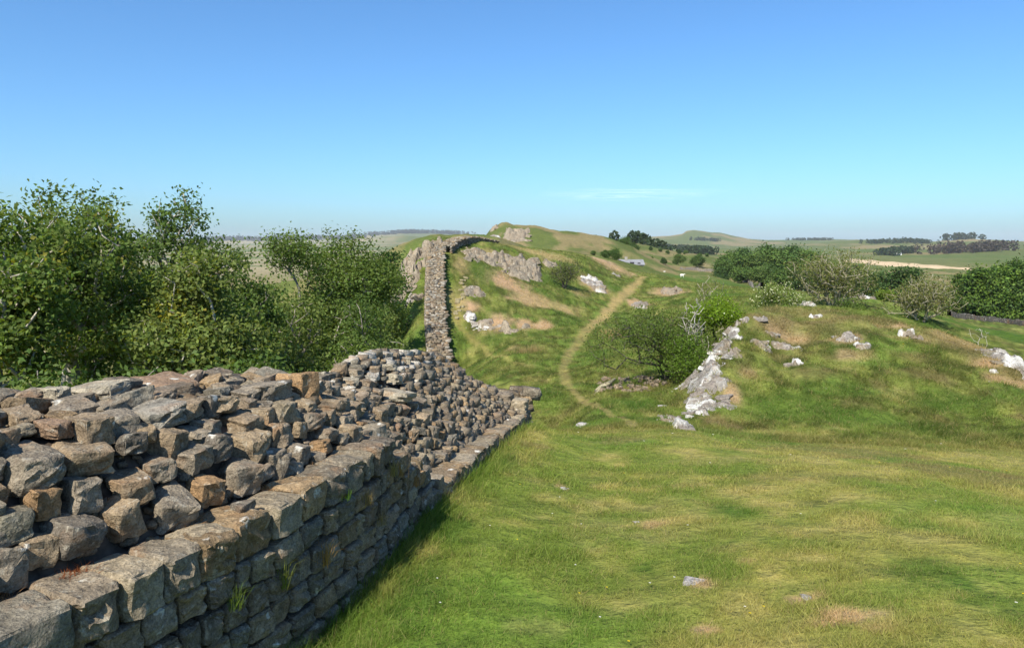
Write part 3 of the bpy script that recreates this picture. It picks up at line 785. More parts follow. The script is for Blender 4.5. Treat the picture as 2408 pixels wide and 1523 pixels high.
def big_stone(u0, v0, u1, v1, cname):
    s, t = wall_hit((u0 + u1) / 2, (v0 + v1) / 2 + (v1 - v0) * 0.1)
    p, d, n = face_at(np.array(s))
    x, y = p - n * t
    z = float(wall_h(np.array(s), np.array(t)))
    w = (u1 - u0) / FD * y; h = (v1 - v0) / FD * y
    le, sl = float(fi(LEDGE, y_of(s))), float(fi(SLOPE, y_of(s)))
    flat = t > le + sl * 0.95
    dp = max(0.75 * w, 0.9 * h, 0.2)
    cv_ = Vector((x, y, z))
    inward = -Vector((n[0], n[1], 0)) * (dp * 0.16)
    rot = (rg.uniform(-.16, .16), rg.uniform(-.16, .16), angle_of(d) - math.pi / 2 + rg.uniform(-.35, .25))
    hh_ = min(h * 0.95, 0.42)
    if flat:
        hh_ = min(max(0.12, h * 0.6), 0.22); dp = max(w * 0.7, h * 1.3); zc = z - hh_ * 0.12
    else: zc = z + 0.02
    put_stone('rubble_stone', rg.choice(ROCK_FINE), M['stone'], wl(x + inward.x, y + inward.y, zc),
              (w * 1.10, dp, hh_ * 1.14), rot, tuple(c * w_ for c, w_ in zip(NAMED[cname], (1.06, 1.01, .89))), wall)
    PLACED.append((x, y, z, 0.5 * max(w, h)))
for a in BIG:
    (ua, va), (ub, vb) = crop1(a[0], a[2]), crop1(a[1], a[3])
    big_stone(ua, va, ub, vb, a[4])
for a in BIG2:
    (ua, va), (ub, vb) = crop2(a[0], a[2]), crop2(a[1], a[3])
    big_stone(ua, va, ub, vb, a[4])

cand = []
tries = 0
while tries < 16000:
    tries += 1
    s = rg.uniform(s_of(2.6), S_END - 0.05)
    y = float(y_of(s))
    le, sl = float(fi(LEDGE, y)), float(fi(SLOPE, y))
    p_top = rg.random()
    t = rg.uniform(le - 0.02, le + sl) if p_top < 0.62 else rg.uniform(le + sl, BACK - 0.06)
    slope = t < le + sl
    base = np.interp(y, [3, 8, 9.5, 12, 16], [0.30, 0.27, 0.21, 0.19, 0.175])
    if tries > 9000: base *= 0.6
    w = base * rg.uniform(0.75, 1.35)
    p, d, n = face_at(np.array(s)); x, yy = p - n * t
    z = float(wall_h(np.array(s), np.array(t)))
    r = 0.46 * w
    if any((x - a) ** 2 + (yy - b) ** 2 + (z - c) ** 2 < (r + q) ** 2 * (0.80 if slope else 0.9) for a, b, c, q in PLACED): continue
    PLACED.append((x, yy, z, r))
    cand.append((s, t, x, yy, z, w, slope))
def rubble_frame(s, slope):
    p, d, n = face_at(np.array(s))
    return angle_of(d) - (math.pi / 2 if rg.random() < 0.75 else 0) + rg.uniform(-.45, .35)
cand.sort(key=lambda c: -c[5] / c[3])
small = []
room = 300 - len(BIG) - len(BIG2)
for k, (s, t, x, y, z, w, slope) in enumerate(cand):
    rot = (rg.uniform(-.3, .3), rg.uniform(-.3, .3), rubble_frame(s, slope))
    h = w * rg.uniform(0.6, 0.9) if slope else min(0.17, w * rg.uniform(0.45, 0.7))
    size = (w * rg.uniform(.9, 1.15), w * rg.uniform(0.95, 1.6), h)
    zc = z + (0.01 if slope else -h * 0.15)
    col = hue(rg, 1.0)
    if not slope and y > 9 and rg.random() < .35: col = tuple(c * 1.3 for c in NAMED['pale'])
    if k < room:
        put_stone('rubble_stone', rg.choice(ROCK_FINE), M['stone'], wl(x, y, zc), size, rot, col, wall)
    else:
        m3 = Matrix.Rotation(rot[2], 3, 'Z') @ Matrix.Rotation(rot[1], 3, 'Y') @ Matrix.Rotation(rot[0], 3, 'X')
        small.append((wl(x, y, zc), size, m3, col))
# chips and gravel lying in the gaps and on the ledge
for k in range(2200):
    s = rg.uniform(s_of(2.6), S_END - 0.05); y = float(y_of(s))
    le, sl = float(fi(LEDGE, y)), float(fi(SLOPE, y))
    t = rg.choice((rg.uniform(le - .1, le + sl), rg.uniform(le + sl, BACK - .08), rg.uniform(0.25, le)))
    p, d, n = face_at(np.array(s)); x, yy = p - n * t
    z = float(wall_h(np.array(s), np.array(t))) - 0.055
    w = rg.uniform(0.03, 0.10)
    m3 = Matrix.Rotation(rg.uniform(0, 6), 3, 'Z') @ Matrix.Rotation(rg.uniform(-.5, .5), 3, 'X')
    small.append((wl(x, yy, z), (w, w * rg.uniform(.8, 1.6), w * .6), m3, hue(rg, .9)))
join_stones(small, M['rubble'], 'small_rubble', wall)
print('STONES', len(cand), room, len(small))

# ------------------------------------------------------------------ the wall climbing the hill, and turning along the crest
def far_wall(name, label, pts, width, height, seed, size=(0.15, 0.32), hscale=1.0):
    """pts: plan points; a core with courses of small stones on top and both sides"""
    r_ = random.Random(seed)
    pl = np.array(pts, float)
    seg = np.concatenate([[0], np.cumsum(np.hypot(*np.diff(pl, axis=0).T))])
    L = seg[-1]
    def at(s): return np.array([np.interp(s, seg, pl[:, 0]), np.interp(s, seg, pl[:, 1])])
    def dirn(s):
        a, b = at(max(s - .8, 0)), at(min(s + .8, L)); v = b - a; return v / np.linalg.norm(v)
    ss = np.linspace(0, L, int(L / 0.4) + 2)
    gz_ = terrain(*np.array([at(s) for s in ss]).T, rough=False)
    ker = np.ones(9) / 9
    gs_ = np.convolve(np.pad(gz_, 4, mode='edge'), ker, mode='valid')
    base = at(0); root = empty(name, (base[0], base[1], gz_[0]), label, 'stone wall'); root['kind'] = 'thing'
    o = np.array(root.location)
    hw = width / 2 - 0.1
    vs, fs = [], []
    for i, s in enumerate(ss):
        d = dirn(s); n = np.array([d[1], -d[0]]); c = at(s); zt = gs_[i] + height * hscale - 0.12
        for off, z in ((-hw, gz_[i] - 1.5), (-hw, zt), (0, zt + .06), (hw, zt), (hw, gz_[i] - 1.5)):
            vs.append((*(c + n * off), z))
        if i:
            a, b = (i - 1) * 5, i * 5
            for k in range(4): fs.append((a + k, a + k + 1, b + k + 1, b + k))
    fs += [(0, 1, 2, 3), ]
    vs = np.array(vs) - o
    link('core_fill', np_mesh('core_fill', vs, np.array(fs)), M['earth'], root)
    items = []
    def add(s, off, z, w, h, dp):
        d = dirn(s); n = np.array([d[1], -d[0]]); c = at(s) + n * off
        m3 = Matrix.Rotation(math.atan2(d[1], d[0]) + r_.uniform(-.25, .25), 3, 'Z') @ Matrix.Rotation(r_.uniform(-.2, .2), 3, 'X') @ Matrix.Rotation(r_.uniform(-.15, .15), 3, 'Y')
        col = hue(r_, .95)
        if r_.random() < .2: col = tuple(c_ * .95 for c_ in NAMED['pale'])
        if r_.random() < .2: col = tuple(c_ * .6 for c_ in col)
        items.append((np.array((c[0], c[1], z)) - o, (w, dp, h), m3, col))
    s = 0.0
    while s < L:
        row = r_.uniform(.16, .30)
        zt = float(np.interp(s, ss, gs_)) + height * hscale
        off = -width / 2 + r_.uniform(0, .1)
        while off < width / 2:
            w = r_.uniform(.24, .58)
            add(s, off + w / 2, zt - 0.06 + r_.uniform(-.09, .07), row * 1.1, r_.uniform(.14, .3), w * 1.05)
            off += w
        zz = zt - 0.18
        g0 = float(np.interp(s, ss, gz_))
        while zz > g0 - 0.25:
            for sd in (-1, 1): add(s, sd * (width / 2 - 0.05 + r_.uniform(-.04, .04)), zz, row * 1.05, 0.2, 0.3)
            zz -= 0.19
        s += row * 0.95
    join_stones(items, M['far_stone'], 'wall_stones', root)
    return root
def pxz(u, y): return ((u - U0) / FD * y, y)
HILLWALL = [(-0.55, 16.9), (-1.3, 22), (-2.5, 32), (-4.0, 44), (-5.2, 56), pxz(1032, 66), pxz(1023, 72), pxz(1021, 80), pxz(1022, 88), pxz(1025, 95)]
far_wall('stone_wall', 'narrow stretch of stone wall climbing straight up the hillside beyond the near wall', HILLWALL, 1.85, 1.05, 3)
CREST = [pxz(1046, 96.6), pxz(1058, 100), pxz(1078, 105), pxz(1100, 111), pxz(1122, 116), pxz(1142, 121), pxz(1160, 124)]
far_wall('stone_wall', 'short stretch of stone wall running along the crest of the hill', CREST, 1.8, 0.75, 4, hscale=1.0)
# ------------------------------------------------------------------ trees and bushes
def tubes(paths, sides=5):
    """paths: list of (points (n,3), radii (n)); returns verts, quads"""
    vs, fs, off = [], [], 0
    an = np.arange(sides) * 2 * math.pi / sides
    for pts, rad_ in paths:
        pts = np.asarray(pts, float); n = len(pts)
        d = np.gradient(pts, axis=0); d /= np.maximum(np.linalg.norm(d, axis=1, keepdims=True), 1e-9)
        ref = np.where(np.abs(d[:, 2:3]) > 0.9, np.array([[1.0, 0, 0]]), np.array([[0, 0, 1.0]]))
        a = np.cross(d, ref); a /= np.maximum(np.linalg.norm(a, axis=1, keepdims=True), 1e-9)
        b = np.cross(d, a)
        ring = pts[:, None] + np.asarray(rad_)[:, None, None] * (np.cos(an)[None, :, None] * a[:, None] + np.sin(an)[None, :, None] * b[:, None])
        vs.append(ring.reshape(-1, 3))
        i = (np.arange(n - 1)[:, None] * sides + np.arange(sides)[None]).ravel()
        j = (np.arange(n - 1)[:, None] * sides + (np.arange(sides)[None] + 1) % sides).ravel()
        fs.append(np.stack([i, j, j + sides, i + sides], -1) + off)
        off += n * sides
    return np.concatenate(vs), np.concatenate(fs)

def leaf_quads(rng, centres, normals_up, length, width, spread_dir=None, col=None, colvar=0.25):
    """one folded leaf (two triangles) per centre"""
    n = len(centres)
    d = rng.normal(size=(n, 3))
    if spread_dir is not None: d += spread_dir
    d[:, 2] -= 0.25
    d /= np.linalg.norm(d, axis=1, keepdims=True)
    up = rng.normal(size=(n, 3)) * 0.75 + normals_up
    a = np.cross(d, up); a /= np.maximum(np.linalg.norm(a, axis=1, keepdims=True), 1e-6)
    L = length * rng.uniform(0.65, 1.25, n)[:, None]; W = width * rng.uniform(0.7, 1.2, n)[:, None]
    nrm = np.cross(a, d)
    p0 = centres - d * L * 0.5; p2 = centres + d * L * 0.5
    p1 = centres + a * W * 0.5 + nrm * W * 0.16 - d * L * .08; p3 = centres - a * W * 0.5 + nrm * W * 0.16 - d * L * .08
    v = np.stack([p0, p1, p2, p3], 1).reshape(-1, 3)
    i = np.arange(n) * 4
    f = np.concatenate([np.stack([i, i + 1, i + 2], -1), np.stack([i, i + 2, i + 3], -1)])
    c = np.asarray(col)
    if c.ndim == 1: c = np.tile(c, (n, 1))
    c = c * rng.uniform(1 - colvar, 1 + colvar, (n, 1)) * rng.uniform(0.93, 1.07, (n, 3))
    return v, f, np.repeat(c, 4, axis=0)

def grow(seed, height, lobes, base_h, n_clusters, trunk_r, stems=1, lean=(0, 0), twist=0.25, step=0.45, stem_spread=0.25, min_r=0.010):
    """a skeleton grown from the foot into clusters spread through the crown's lobes
       lobes: (cx, cy, cz, rx, ry, rz); returns branch paths and the cluster points"""
    rng = np.random.default_rng(seed)
    lob = np.array(lobes, float)
    vol = (lob[:, 3] * lob[:, 4] * lob[:, 5]) ** (2 / 3)
    pick = rng.choice(len(lob), n_clusters, p=vol / vol.sum())
    v = rng.normal(size=(n_clusters, 3)); v /= np.linalg.norm(v, axis=1, keepdims=True)
    rr_ = rng.uniform(0.25, 1.0, n_clusters) ** 0.5
    cl = lob[pick, :3] + v * rr_[:, None] * lob[pick, 3:] + rng.normal(size=(n_clusters, 3)) * 0.12
    cl = cl[cl[:, 2] > base_h * 0.5]
    nodes = []; parent = []
    for k in range(stems):
        a = rng.uniform(0, 6.28); sp = stem_spread if stems > 1 else 0.0
        foot = np.array([math.cos(a) * 0.18 * (stems > 1), math.sin(a) * 0.18 * (stems > 1), -0.15])
        top = foot + np.array([lean[0] + math.cos(a) * sp * base_h, lean[1] + math.sin(a) * sp * base_h, base_h * rng.uniform(0.8, 1.1) + .15])
        m = max(3, int(base_h / step) + 1); prev = -1
        wob = rng.normal(size=3) * 0.12
        for q in range(m + 1):
            tq = q / m
            pt = foot + (top - foot) * tq + wob * math.sin(tq * 3.1) * base_h * 0.25 + rng.normal(size=3) * 0.03 * (q > 0)
            nodes.append(pt); parent.append(prev); prev = len(nodes) - 1
    order = np.argsort(np.linalg.norm(cl - np.array([lean[0], lean[1], base_h]), axis=1))
    cap = len(nodes) + n_clusters * 40
    N = np.zeros((cap, 3)); N[:len(nodes)] = nodes; cnt = len(nodes)
    hub = np.array([lean[0], lean[1], base_h * 0.6])
    D = np.zeros(cap); D[:cnt] = np.linalg.norm(N[:cnt] - hub, axis=1)
    ends = []
    for ci in order:
        c = cl[ci]
        dist = np.linalg.norm(N[:cnt] - c, axis=1)
        cost = dist + 0.35 * D[:cnt] + np.where(N[:cnt, 2] > c[2] + 0.3, 0.5, 0)
        j = int(np.argmin(cost)); st = N[j].copy(); L = dist[j]
        m = max(1, int(L / step)); prev = j
        bend = rng.normal(size=3) * twist * L; bend[2] += 0.10 * L
        for q in range(1, m + 1):
            tq = q / m
            pt = st + (c - st) * tq + bend * math.sin(tq * 3.1416) * 0.5 + rng.normal(size=3) * 0.035 * (q < m)
            N[cnt] = pt; D[cnt] = D[prev] + L / m; parent.append(prev); prev = cnt; cnt += 1
            if cnt >= cap - 2: break
        ends.append(prev)
        if cnt >= cap - 60: break
    parent = np.array(parent)
    load = np.zeros(cnt)
    for e in ends: load[e] += 1
    for i in range(cnt - 1, -1, -1):
        if parent[i] >= 0: load[parent[i]] += load[i]
    rad_ = trunk_r * (np.maximum(load, 0.6) / max(load.max(), 1)) ** 0.46
    rad_ = np.maximum(rad_, min_r)
    kids = {}
    for i in range(cnt):
        if parent[i] >= 0: kids.setdefault(int(parent[i]), []).append(i)
    paths = []
    stack = [i for i in range(cnt) if parent[i] < 0]
    start = [(i, None) for i in stack]
    while start:
        i, par = start.pop()
        idx = ([par] if par is not None else []) + [i]
        cur = i
        while cur in kids:
            ks = sorted(kids[cur], key=lambda k: -load[k])
            for k in ks[1:]: start.append((k, cur))
            cur = ks[0]; idx.append(cur)
        rs = rad_[idx].copy()
        if par is not None: rs[0] = rs[1]
        if len(idx) > 1: paths.append((N[idx], rs))
    return paths, N[ends], rng

def blob_lobes(rng, height, radius, base_h, n=7, flat=0.8):
    l = []
    for k in range(n):
        a = 6.28 * (k + rng.uniform(0, .8)) / n; r = radius * rng.uniform(0.25, 0.75)
        z = base_h + (height - base_h) * rng.uniform(0.15, 0.8) * (1 - .25 * (r / radius))
        s = radius * rng.uniform(0.28, 0.48)
        l.append((math.cos(a) * r, math.sin(a) * r, z, s, s, s * flat))
    l.append((0, 0, height - radius * .45, radius * .45, radius * .45, radius * .42))
    return l

def tree(name, loc, label, cat, seed, lobes, height, base_h, clusters, per, leaf, spread, col, trunk_r, bark='bark', stems=1, lean=(0, 0), group=None,
         cols=None, wind=None, sides=5, mat='leaf', twist=.25, colvar=.2, step=.45, stem_spread=.25, flowers=0, min_r=.010):
    paths, cl, rng = grow(seed, height, lobes, base_h, clusters, trunk_r, stems, lean, twist, step, stem_spread, min_r)
    root = empty(name, loc, label, cat, group)
    v, f = tubes(paths, sides)
    link('trunk', np_mesh('trunk', v, f, smooth=True), M[bark], root)
    if per > 0:
        n = len(cl)
        dens = 0.12 + 1.75 * rng.uniform(0, 1, n) ** 1.2
        rep = np.maximum(1, (per * dens)).astype(int)
        idx = np.repeat(np.arange(n), rep)
        off = rng.normal(size=(len(idx), 3)) * np.array([spread, spread, spread * .75])
        if wind is not None: off += np.abs(rng.normal(size=(len(idx), 1))) * np.array(wind) * spread
        ctr = cl[idx] + off
        tint = np.tile(np.array(col), (n, 1)) * rng.uniform(.8, 1.2, (n, 1))
        if cols is not None:
            sel = rng.random(n) < cols[1]; tint[sel] = np.array(cols[0]) * rng.uniform(.8, 1.2, (sel.sum(), 1))
        lc = tint[idx]
        if flowers:
            fl = rng.random(len(idx)) < flowers; lc = lc.copy(); lc[fl] = (0.62, 0.62, 0.42)
        mid = cl.mean(0)
        up = (ctr - mid); up /= np.maximum(np.linalg.norm(up, axis=1, keepdims=True), 1e-6); up = up * 0.5 + np.array([0, 0, .6])
        v, f, c = leaf_quads(rng, ctr, up, leaf, leaf * .62, wind, lc, colvar)
        link('crown', np_mesh('crown', v, f, c), M[mat], root)
    return root

def copy_thing(o, loc, rz, sc, label, group=None):
    c = o.copy(); COL.objects.link(c)
    c.location = loc; c.rotation_euler = (0, 0, rz); c.scale = (sc, sc, sc) if not isinstance(sc, tuple) else sc
    if label: c['label'] = label
    if group: c['group'] = group
    for ch in o.children:
        d = ch.copy(); COL.objects.link(d); d.parent = c
    return c

G1, G2, G3, YG = (0.112, 0.165, 0.036), (0.088, 0.140, 0.033), (0.140, 0.182, 0.046), (0.22, 0.215, 0.035)
WIND = (0.55, 0.15, -0.05)
def px_tree(name, uc, vt, y, w_px, label, seed, clusters, per, leaf=0.125, z=None, base=0.34, top_lobes=12, col=G1, bark='bark', trunk=0.15, spread=0.20, group=None, stems=1, lean=(0.3, 0), cat='tree', flat=.8, **kw):
    x = (uc - U0) / FD * y
    zg = gz(x, y) if z is None else z
    h = (V0 - vt) / FD * y - zg
    rr_ = w_px / 2 / FD * y
    rng = np.random.default_rng(seed + 900)
    lob = [(a + lean[0], b + lean[1], c, d, e, f) for a, b, c, d, e, f in blob_lobes(rng, h * 0.98, rr_, h * base, top_lobes, flat)]
    return tree(name, (x, y, zg), label, cat, seed, lob, h, h * base, clusters, per, leaf, spread, col, trunk, bark, stems, lean, group, wind=WIND, **kw)

# the thicket north of the wall
px_tree('windswept_tree', 130, 405, 18.0, 440, 'tall windswept tree with a wide leafy crown behind the near end of the wall', 1, 500, 52, cols=(YG, .03), bark='pale_bark', trunk=.21)
px_tree('windswept_tree', 395, 432, 23.0, 260, 'tree whose thin top shows a pale bare limb against the sky', 2, 250, 40, bark='pale_bark', trunk=.15, col=G2, base=.45)
px_tree('windswept_tree', -60, 462, 14.5, 300, 'tree cut off by the picture edge, yellowish leaves and pale trunk', 3, 340, 50, cols=(YG, .04), bark='pale_bark', trunk=.19)
px_tree('windswept_tree', 430, 572, 17.5, 330, 'spreading low tree with pale bent branches behind the middle of the near wall', 4, 420, 50, bark='pale_bark', col=G3, cols=(YG, .03), trunk=.17, base=.3)
px_tree('windswept_tree', 560, 640, 23.0, 200, 'dense dark tree filling the thicket between the low tree and the twin tall trees', 5, 270, 52, col=G2, trunk=.13, base=.2)
px_tree('windswept_tree', 250, 560, 21.0, 330, 'dark leafy tree in the heart of the thicket', 6, 320, 46, col=G2, trunk=.14, base=.25)
px_tree('windswept_tree', 655, 532, 34.0, 210, 'slender tall tree, first of the pair rising to the skyline by the gap', 7, 420, 60, leaf=.15, trunk=.18, base=.35, spread=.36, lean=(.2, 0))
px_tree('windswept_tree', 795, 532, 36.0, 240, 'tall tree with a silver trunk, nearest the rocky crag', 8, 480, 60, leaf=.15, trunk=.2, base=.42, spread=.38, bark='pale_bark', col=G1)
px_tree('windswept_tree', 690, 690, 27.0, 190, 'lower bushy tree under the pair of tall trees', 9, 220, 44, leaf=.13, col=G3, trunk=.13, base=.25, spread=.33)
px_tree('windswept_tree', 838, 700, 32.0, 170, 'round bushy tree just left of the strip of bright grass', 10, 220, 46, leaf=.14, col=G2, trunk=.13, base=.15, spread=.33)
px_tree('windswept_tree', 800, 790, 24.5, 170, 'low green tree behind the step in the wall top', 12, 200, 44, leaf=.12, col=G1, trunk=.1, base=.12)
px_tree('windswept_tree', 905, 583, 75.0, 90, 'dark green tree at the foot of the crag', 13, 120, 60, leaf=.28, col=(0.028, 0.072, 0.014), trunk=.2, base=.15, spread=.5)
px_tree('windswept_tree', 850, 600, 62.0, 100, 'pale olive tree in front of the dark tree by the crag', 14, 120, 50, leaf=.24, col=G3, trunk=.2, base=.25, spread=.5)
px_tree('shrub', 918, 642, 66.0, 46, 'small yellow-green shrub beside the crag', 15, 50, 60, leaf=.22, col=(0.13, 0.17, 0.03), trunk=.1, base=.2, spread=.35, cat='shrub')
px_tree('windswept_tree', 610, 655, 29.0, 220, 'leafy tree closing the gap left of the pair of tall trees', 20, 260, 46, leaf=.15, col=G3, trunk=.13, base=.2, spread=.3)
px_tree('windswept_tree', 500, 690, 20.0, 240, 'rounded tree low in the thicket left of the gap', 21, 240, 44, col=G1, trunk=.11, base=.15)
px_tree('windswept_tree', 862, 640, 45.0, 130, 'slim pale tree between the silver trunk and the crag', 22, 160, 46, leaf=.19, col=G3, trunk=.14, base=.3, spread=.4)
px_tree('windswept_tree', 725, 572, 38.0, 200, 'leafy tree between the two tall trees by the gap', 23, 300, 56, leaf=.17, col=G1, trunk=.15, base=.25, spread=.38)
px_tree('shrub', 60, 862, 12.5, 300, 'low dark shrub behind the near end of the wall', 16, 170, 46, col=G2, base=.1, stems=4, trunk=.07, cat='shrub', group=None)
px_tree('shrub', 330, 850, 14.0, 260, 'low dark shrub under the spreading tree behind the wall', 17, 170, 46, col=G2, base=.1, stems=4, trunk=.07, cat='shrub')
px_tree('shrub', 560, 830, 16.5, 220, 'low dark shrub behind the middle of the near wall', 18, 150, 46, col=G2, base=.1, stems=4, trunk=.07, cat='shrub')
px_tree('shrub', 905, 790, 30.0, 90, 'small twiggy shrub with pale stems at the brink of the bright grass', 19, 70, 20, leaf=.1, col=G3, base=.2, stems=3, trunk=.05, bark='pale_bark', cat='shrub')

# bushes in the dip and on the knoll
HAW = (0.075, 0.115, 0.018)
def bush(uc, vb, vt, y, w_px, label, seed, clusters, per, leaf, col, name='hawthorn_bush', bark='thorn', z=None, stems=4, base=.2, lean=(0, 0), spread=.22, trunk=.09, wind=None, flat=.8, group=None, cat='bush', lobes=9, **kw):
    x = (uc - U0) / FD * y
    zg = gz(x, y) if z is None else z
    h = (V0 - vt) / FD * y - zg
    rr_ = w_px / 2 / FD * y
    rng = np.random.default_rng(seed + 300)
    lob = [(a + lean[0], b + lean[1], c, d, e, f) for a, b, c, d, e, f in blob_lobes(rng, h, rr_, h * base, lobes, flat)]
    return tree(name, (x, y, zg), label, cat, seed, lob, h, h * base, clusters, per, leaf, spread, col, trunk, bark, stems, lean, group, wind=wind, **kw)
bush(1572, 890, 722, 31.0, 330, 'dark spreading bush with bare lower branches at the foot of the white rock face', 31, 460, 32, .09, (0.10, 0.145, 0.03), lean=(-.3, -.1), bark='dark_bark', base=.22, trunk=.09, twist=.4, lobes=14, flat=.7)
bush(1688, 800, 700, 31.5, 130, 'bright green flowering bush on the corner of the knoll', 32, 170, 60, .085, (0.15, 0.235, 0.018), base=.12, trunk=.06, flowers=.012, bark='dark_bark')
bush(1665, 760, 643, 37.0, 150, 'half bare bush of fine grey twigs behind the bright green bush', 33, 330, 9, .09, (0.15, 0.17, 0.05), base=.1, stems=7, trunk=.06, min_r=.014, spread=.18, step=.3)
bush(1635, 830, 705, 29.8, 90, 'dead grey bush without leaves in front of the green bushes', 34, 170, 0, .07, HAW, base=.15, stems=5, trunk=.045, min_r=.012, bark='pale_bark', step=.25)
bush(1622, 890, 790, 28.4, 130, 'mid green bush against the white rock face', 35, 230, 46, .085, (0.10, 0.165, 0.022), base=.1, trunk=.06, bark='dark_bark', lobes=10)
bush(1960, 725, 568, 60.0, 215, 'large open hawthorn with pale twisted limbs beyond the crest of the knoll', 36, 600, 13, .16, (0.15, 0.165, 0.05), base=.07, stems=9, trunk=.17, min_r=.022, spread=.34, twist=.3, step=.5, lobes=16, stem_spread=.9)
bush(2165, 755, 642, 56.0, 195, 'smaller open hawthorn in the pasture beyond the knoll', 37, 480, 12, .15, (0.15, 0.16, 0.05), base=.07, stems=8, trunk=.14, min_r=.02, spread=.28, twist=.3, flat=.75, lobes=14, stem_spread=.9)
bush(1830, 720, 666, 52.0, 125, 'low bush covered in cream blossom on the crest of the knoll', 38, 200, 46, .13, (0.15, 0.20, 0.045), base=.06, trunk=.05, spread=.25, flowers=.16, name='blossoming_bush')
bush(1326, 672, 606, 99.0, 80, 'lone dark thorn tree on the hillside among the rocks', 39, 140, 16, .2, (0.09, 0.11, 0.035), name='thorn_tree', base=.22, stems=3, trunk=.13, bark='dark_bark', spread=.4, flat=.9, cat='tree')
bush(2310, 795, 765, 50.0, 60, 'small leafless pale shrub in the pasture', 40, 30, 0, .1, HAW, base=.2, stems=3, trunk=.028, bark='pale_bark', cat='shrub', name='leafless_shrub')
bush(2120, 700, 632, 170.0, 110, 'dark green tree behind the smaller open hawthorn', 41, 120, 60, .7, (0.045, 0.085, 0.02), name='round_tree', stems=1, trunk=.3, spread=.9, cat='tree', mat='far_leaf', base=.1)
bush(2072, 720, 638, 175.0, 90, 'dark green tree between the two open hawthorns', 42, 100, 60, .7, (0.05, 0.09, 0.022), name='round_tree', stems=1, trunk=.3, spread=.9, cat='tree', mat='far_leaf', base=.1)
bush(2085, 712, 682, 110.0, 44, 'small bright green bush by the grey rocks in the pasture', 43, 40, 50, .3, (0.14, 0.20, 0.025), cat='bush', spread=.4)
bush(1990, 742, 700, 47.0, 110, 'low green scrub at the foot of the large open hawthorn', 44, 120, 46, .12, (0.09, 0.135, 0.026), cat='bush', base=.05, name='scrub_bush')

# woodland trees farther off: a few kinds, copied
def proto(seed, height, radius, base_h, col, leaf, clusters=70, per=38, dark=None, name='round_tree', flat=.85, droop=False):
    rng = np.random.default_rng(seed)
    lob = blob_lobes(rng, height, radius, base_h, 9, flat)
    if droop:
        lob = []
        for k in range(16):
            z = height * (0.12 + 0.84 * k / 15); r = radius * (1.0 - 0.72 * (k / 15) ** 1.6)
            for q in range(3):
                a = rng.uniform(0, 6.28); lob.append((math.cos(a) * r * .62, math.sin(a) * r * .62, z, r * .42, r * .42, height * .045))
    return tree(name, (0, 0, 0), 'x', 'tree', seed, lob, height, base_h, clusters, per, leaf, leaf * 1.25, col, height * .022, 'dark_bark', mat='far_leaf', cols=(dark, .4) if dark else None, sides=4, step=1.4)
WOOD = [proto(61, 13, 6.5, 1.4, (0.080, 0.132, 0.030), .95, 150, 44, (0.055, 0.10, 0.024)), proto(62, 12, 6.0, 1.2, (0.066, 0.118, 0.026), .9, 140, 44, (0.095, 0.15, 0.032)),
        proto(63, 13, 6.0, 1.3, (0.052, 0.095, 0.025), .95, 150, 44), proto(64, 12, 6.8, 1.2, (0.10, 0.15, 0.035), .95, 150, 44, (0.066, 0.115, 0.028))]
FIRS = [proto(71, 14, 5.0, 1.5, (0.085, 0.145, 0.024), .8, 300, 44, (0.045, 0.085, 0.018), droop=True), proto(72, 12.5, 5.2, 1.2, (0.10, 0.165, 0.026), .8, 300, 44, (0.05, 0.09, 0.02), droop=True)]
used = set()
def place(pool, k, u, y, vt, label, group=None, wid=1.0, name=None):
    o = pool[k % len(pool)]
    x = (u - U0) / FD * y; zg = gz(x, y) - 0.2
    hh_ = max((V0 - vt) / FD * y - zg, 1.0)
    z0 = max(v.co.z for v in o.children[1].data.vertices) if o.name not in HGT else HGT[o.name]
    HGT[o.name] = z0
    s = hh_ / z0
    sc = (s * wid, s * wid, s)
    if id(o) not in used:
        used.add(id(o)); o.location = (x, y, zg); o.rotation_euler = (0, 0, k * 1.7); o.scale = sc; o['label'] = label
        if group: o['group'] = group
        return o
    return copy_thing(o, (x, y, zg), k * 1.7 + u * .01, sc, label, group)
HGT = {}
# the wood at the field wall
WL = ('rounded broadleaf tree massed in the wood below the far hill', 'trees of the wood below the far hill')
for k, (u, y, vt, wd) in enumerate([(1700, 262, 606, 1.1), (1722, 275, 594, 1.0), (1748, 282, 588, 1.1), (1772, 270, 600, 1.2), (1800, 290, 580, 1.1), (1830, 285, 590, 1.2), (1862, 292, 584, 1.1), (1895, 288, 596, 1.1), (1922, 280, 604, 1.1),
                                    (1742, 238, 628, 1.2), (1695, 240, 632, 1.0), (1782, 225, 632, 1.1), (1815, 238, 625, 1.1), (1850, 226, 628, 1.2), (1885, 220, 636, 1.1), (1915, 225, 622, 1.2), (1945, 230, 620, 1.1), (1980, 235, 625, 1.1), (2015, 240, 628, 1.1)]):
    place(WOOD, k, u, y, vt, WL[0], WL[1], wd)
for k, (u, y, vt, lab) in enumerate([(1534, 330, 612, 'dark round tree standing just beyond the barn end'), (1560, 325, 606, 'thin crowned tree second from the barn'), (1596, 360, 600, 'dark tree third along from the barn'), (1640, 350, 600, 'broad olive tree by the field wall beyond the barn'),
                                     (1470, 330, 558, 'tall dark tree on the skyline shoulder of the peaked hill'), (1440, 320, 562, 'dark tree on the shoulder of the peaked hill, left of the tallest'),
                                     (1395, 180, 590, 'green tree low behind the hill crest, nearest the peak'), (1425, 185, 588, 'bright green tree before the barn roof end'), (1446, 190, 585, 'yellow-green tree beside the barn gable')]):
    place(WOOD, k + 1, u, y, vt, lab)
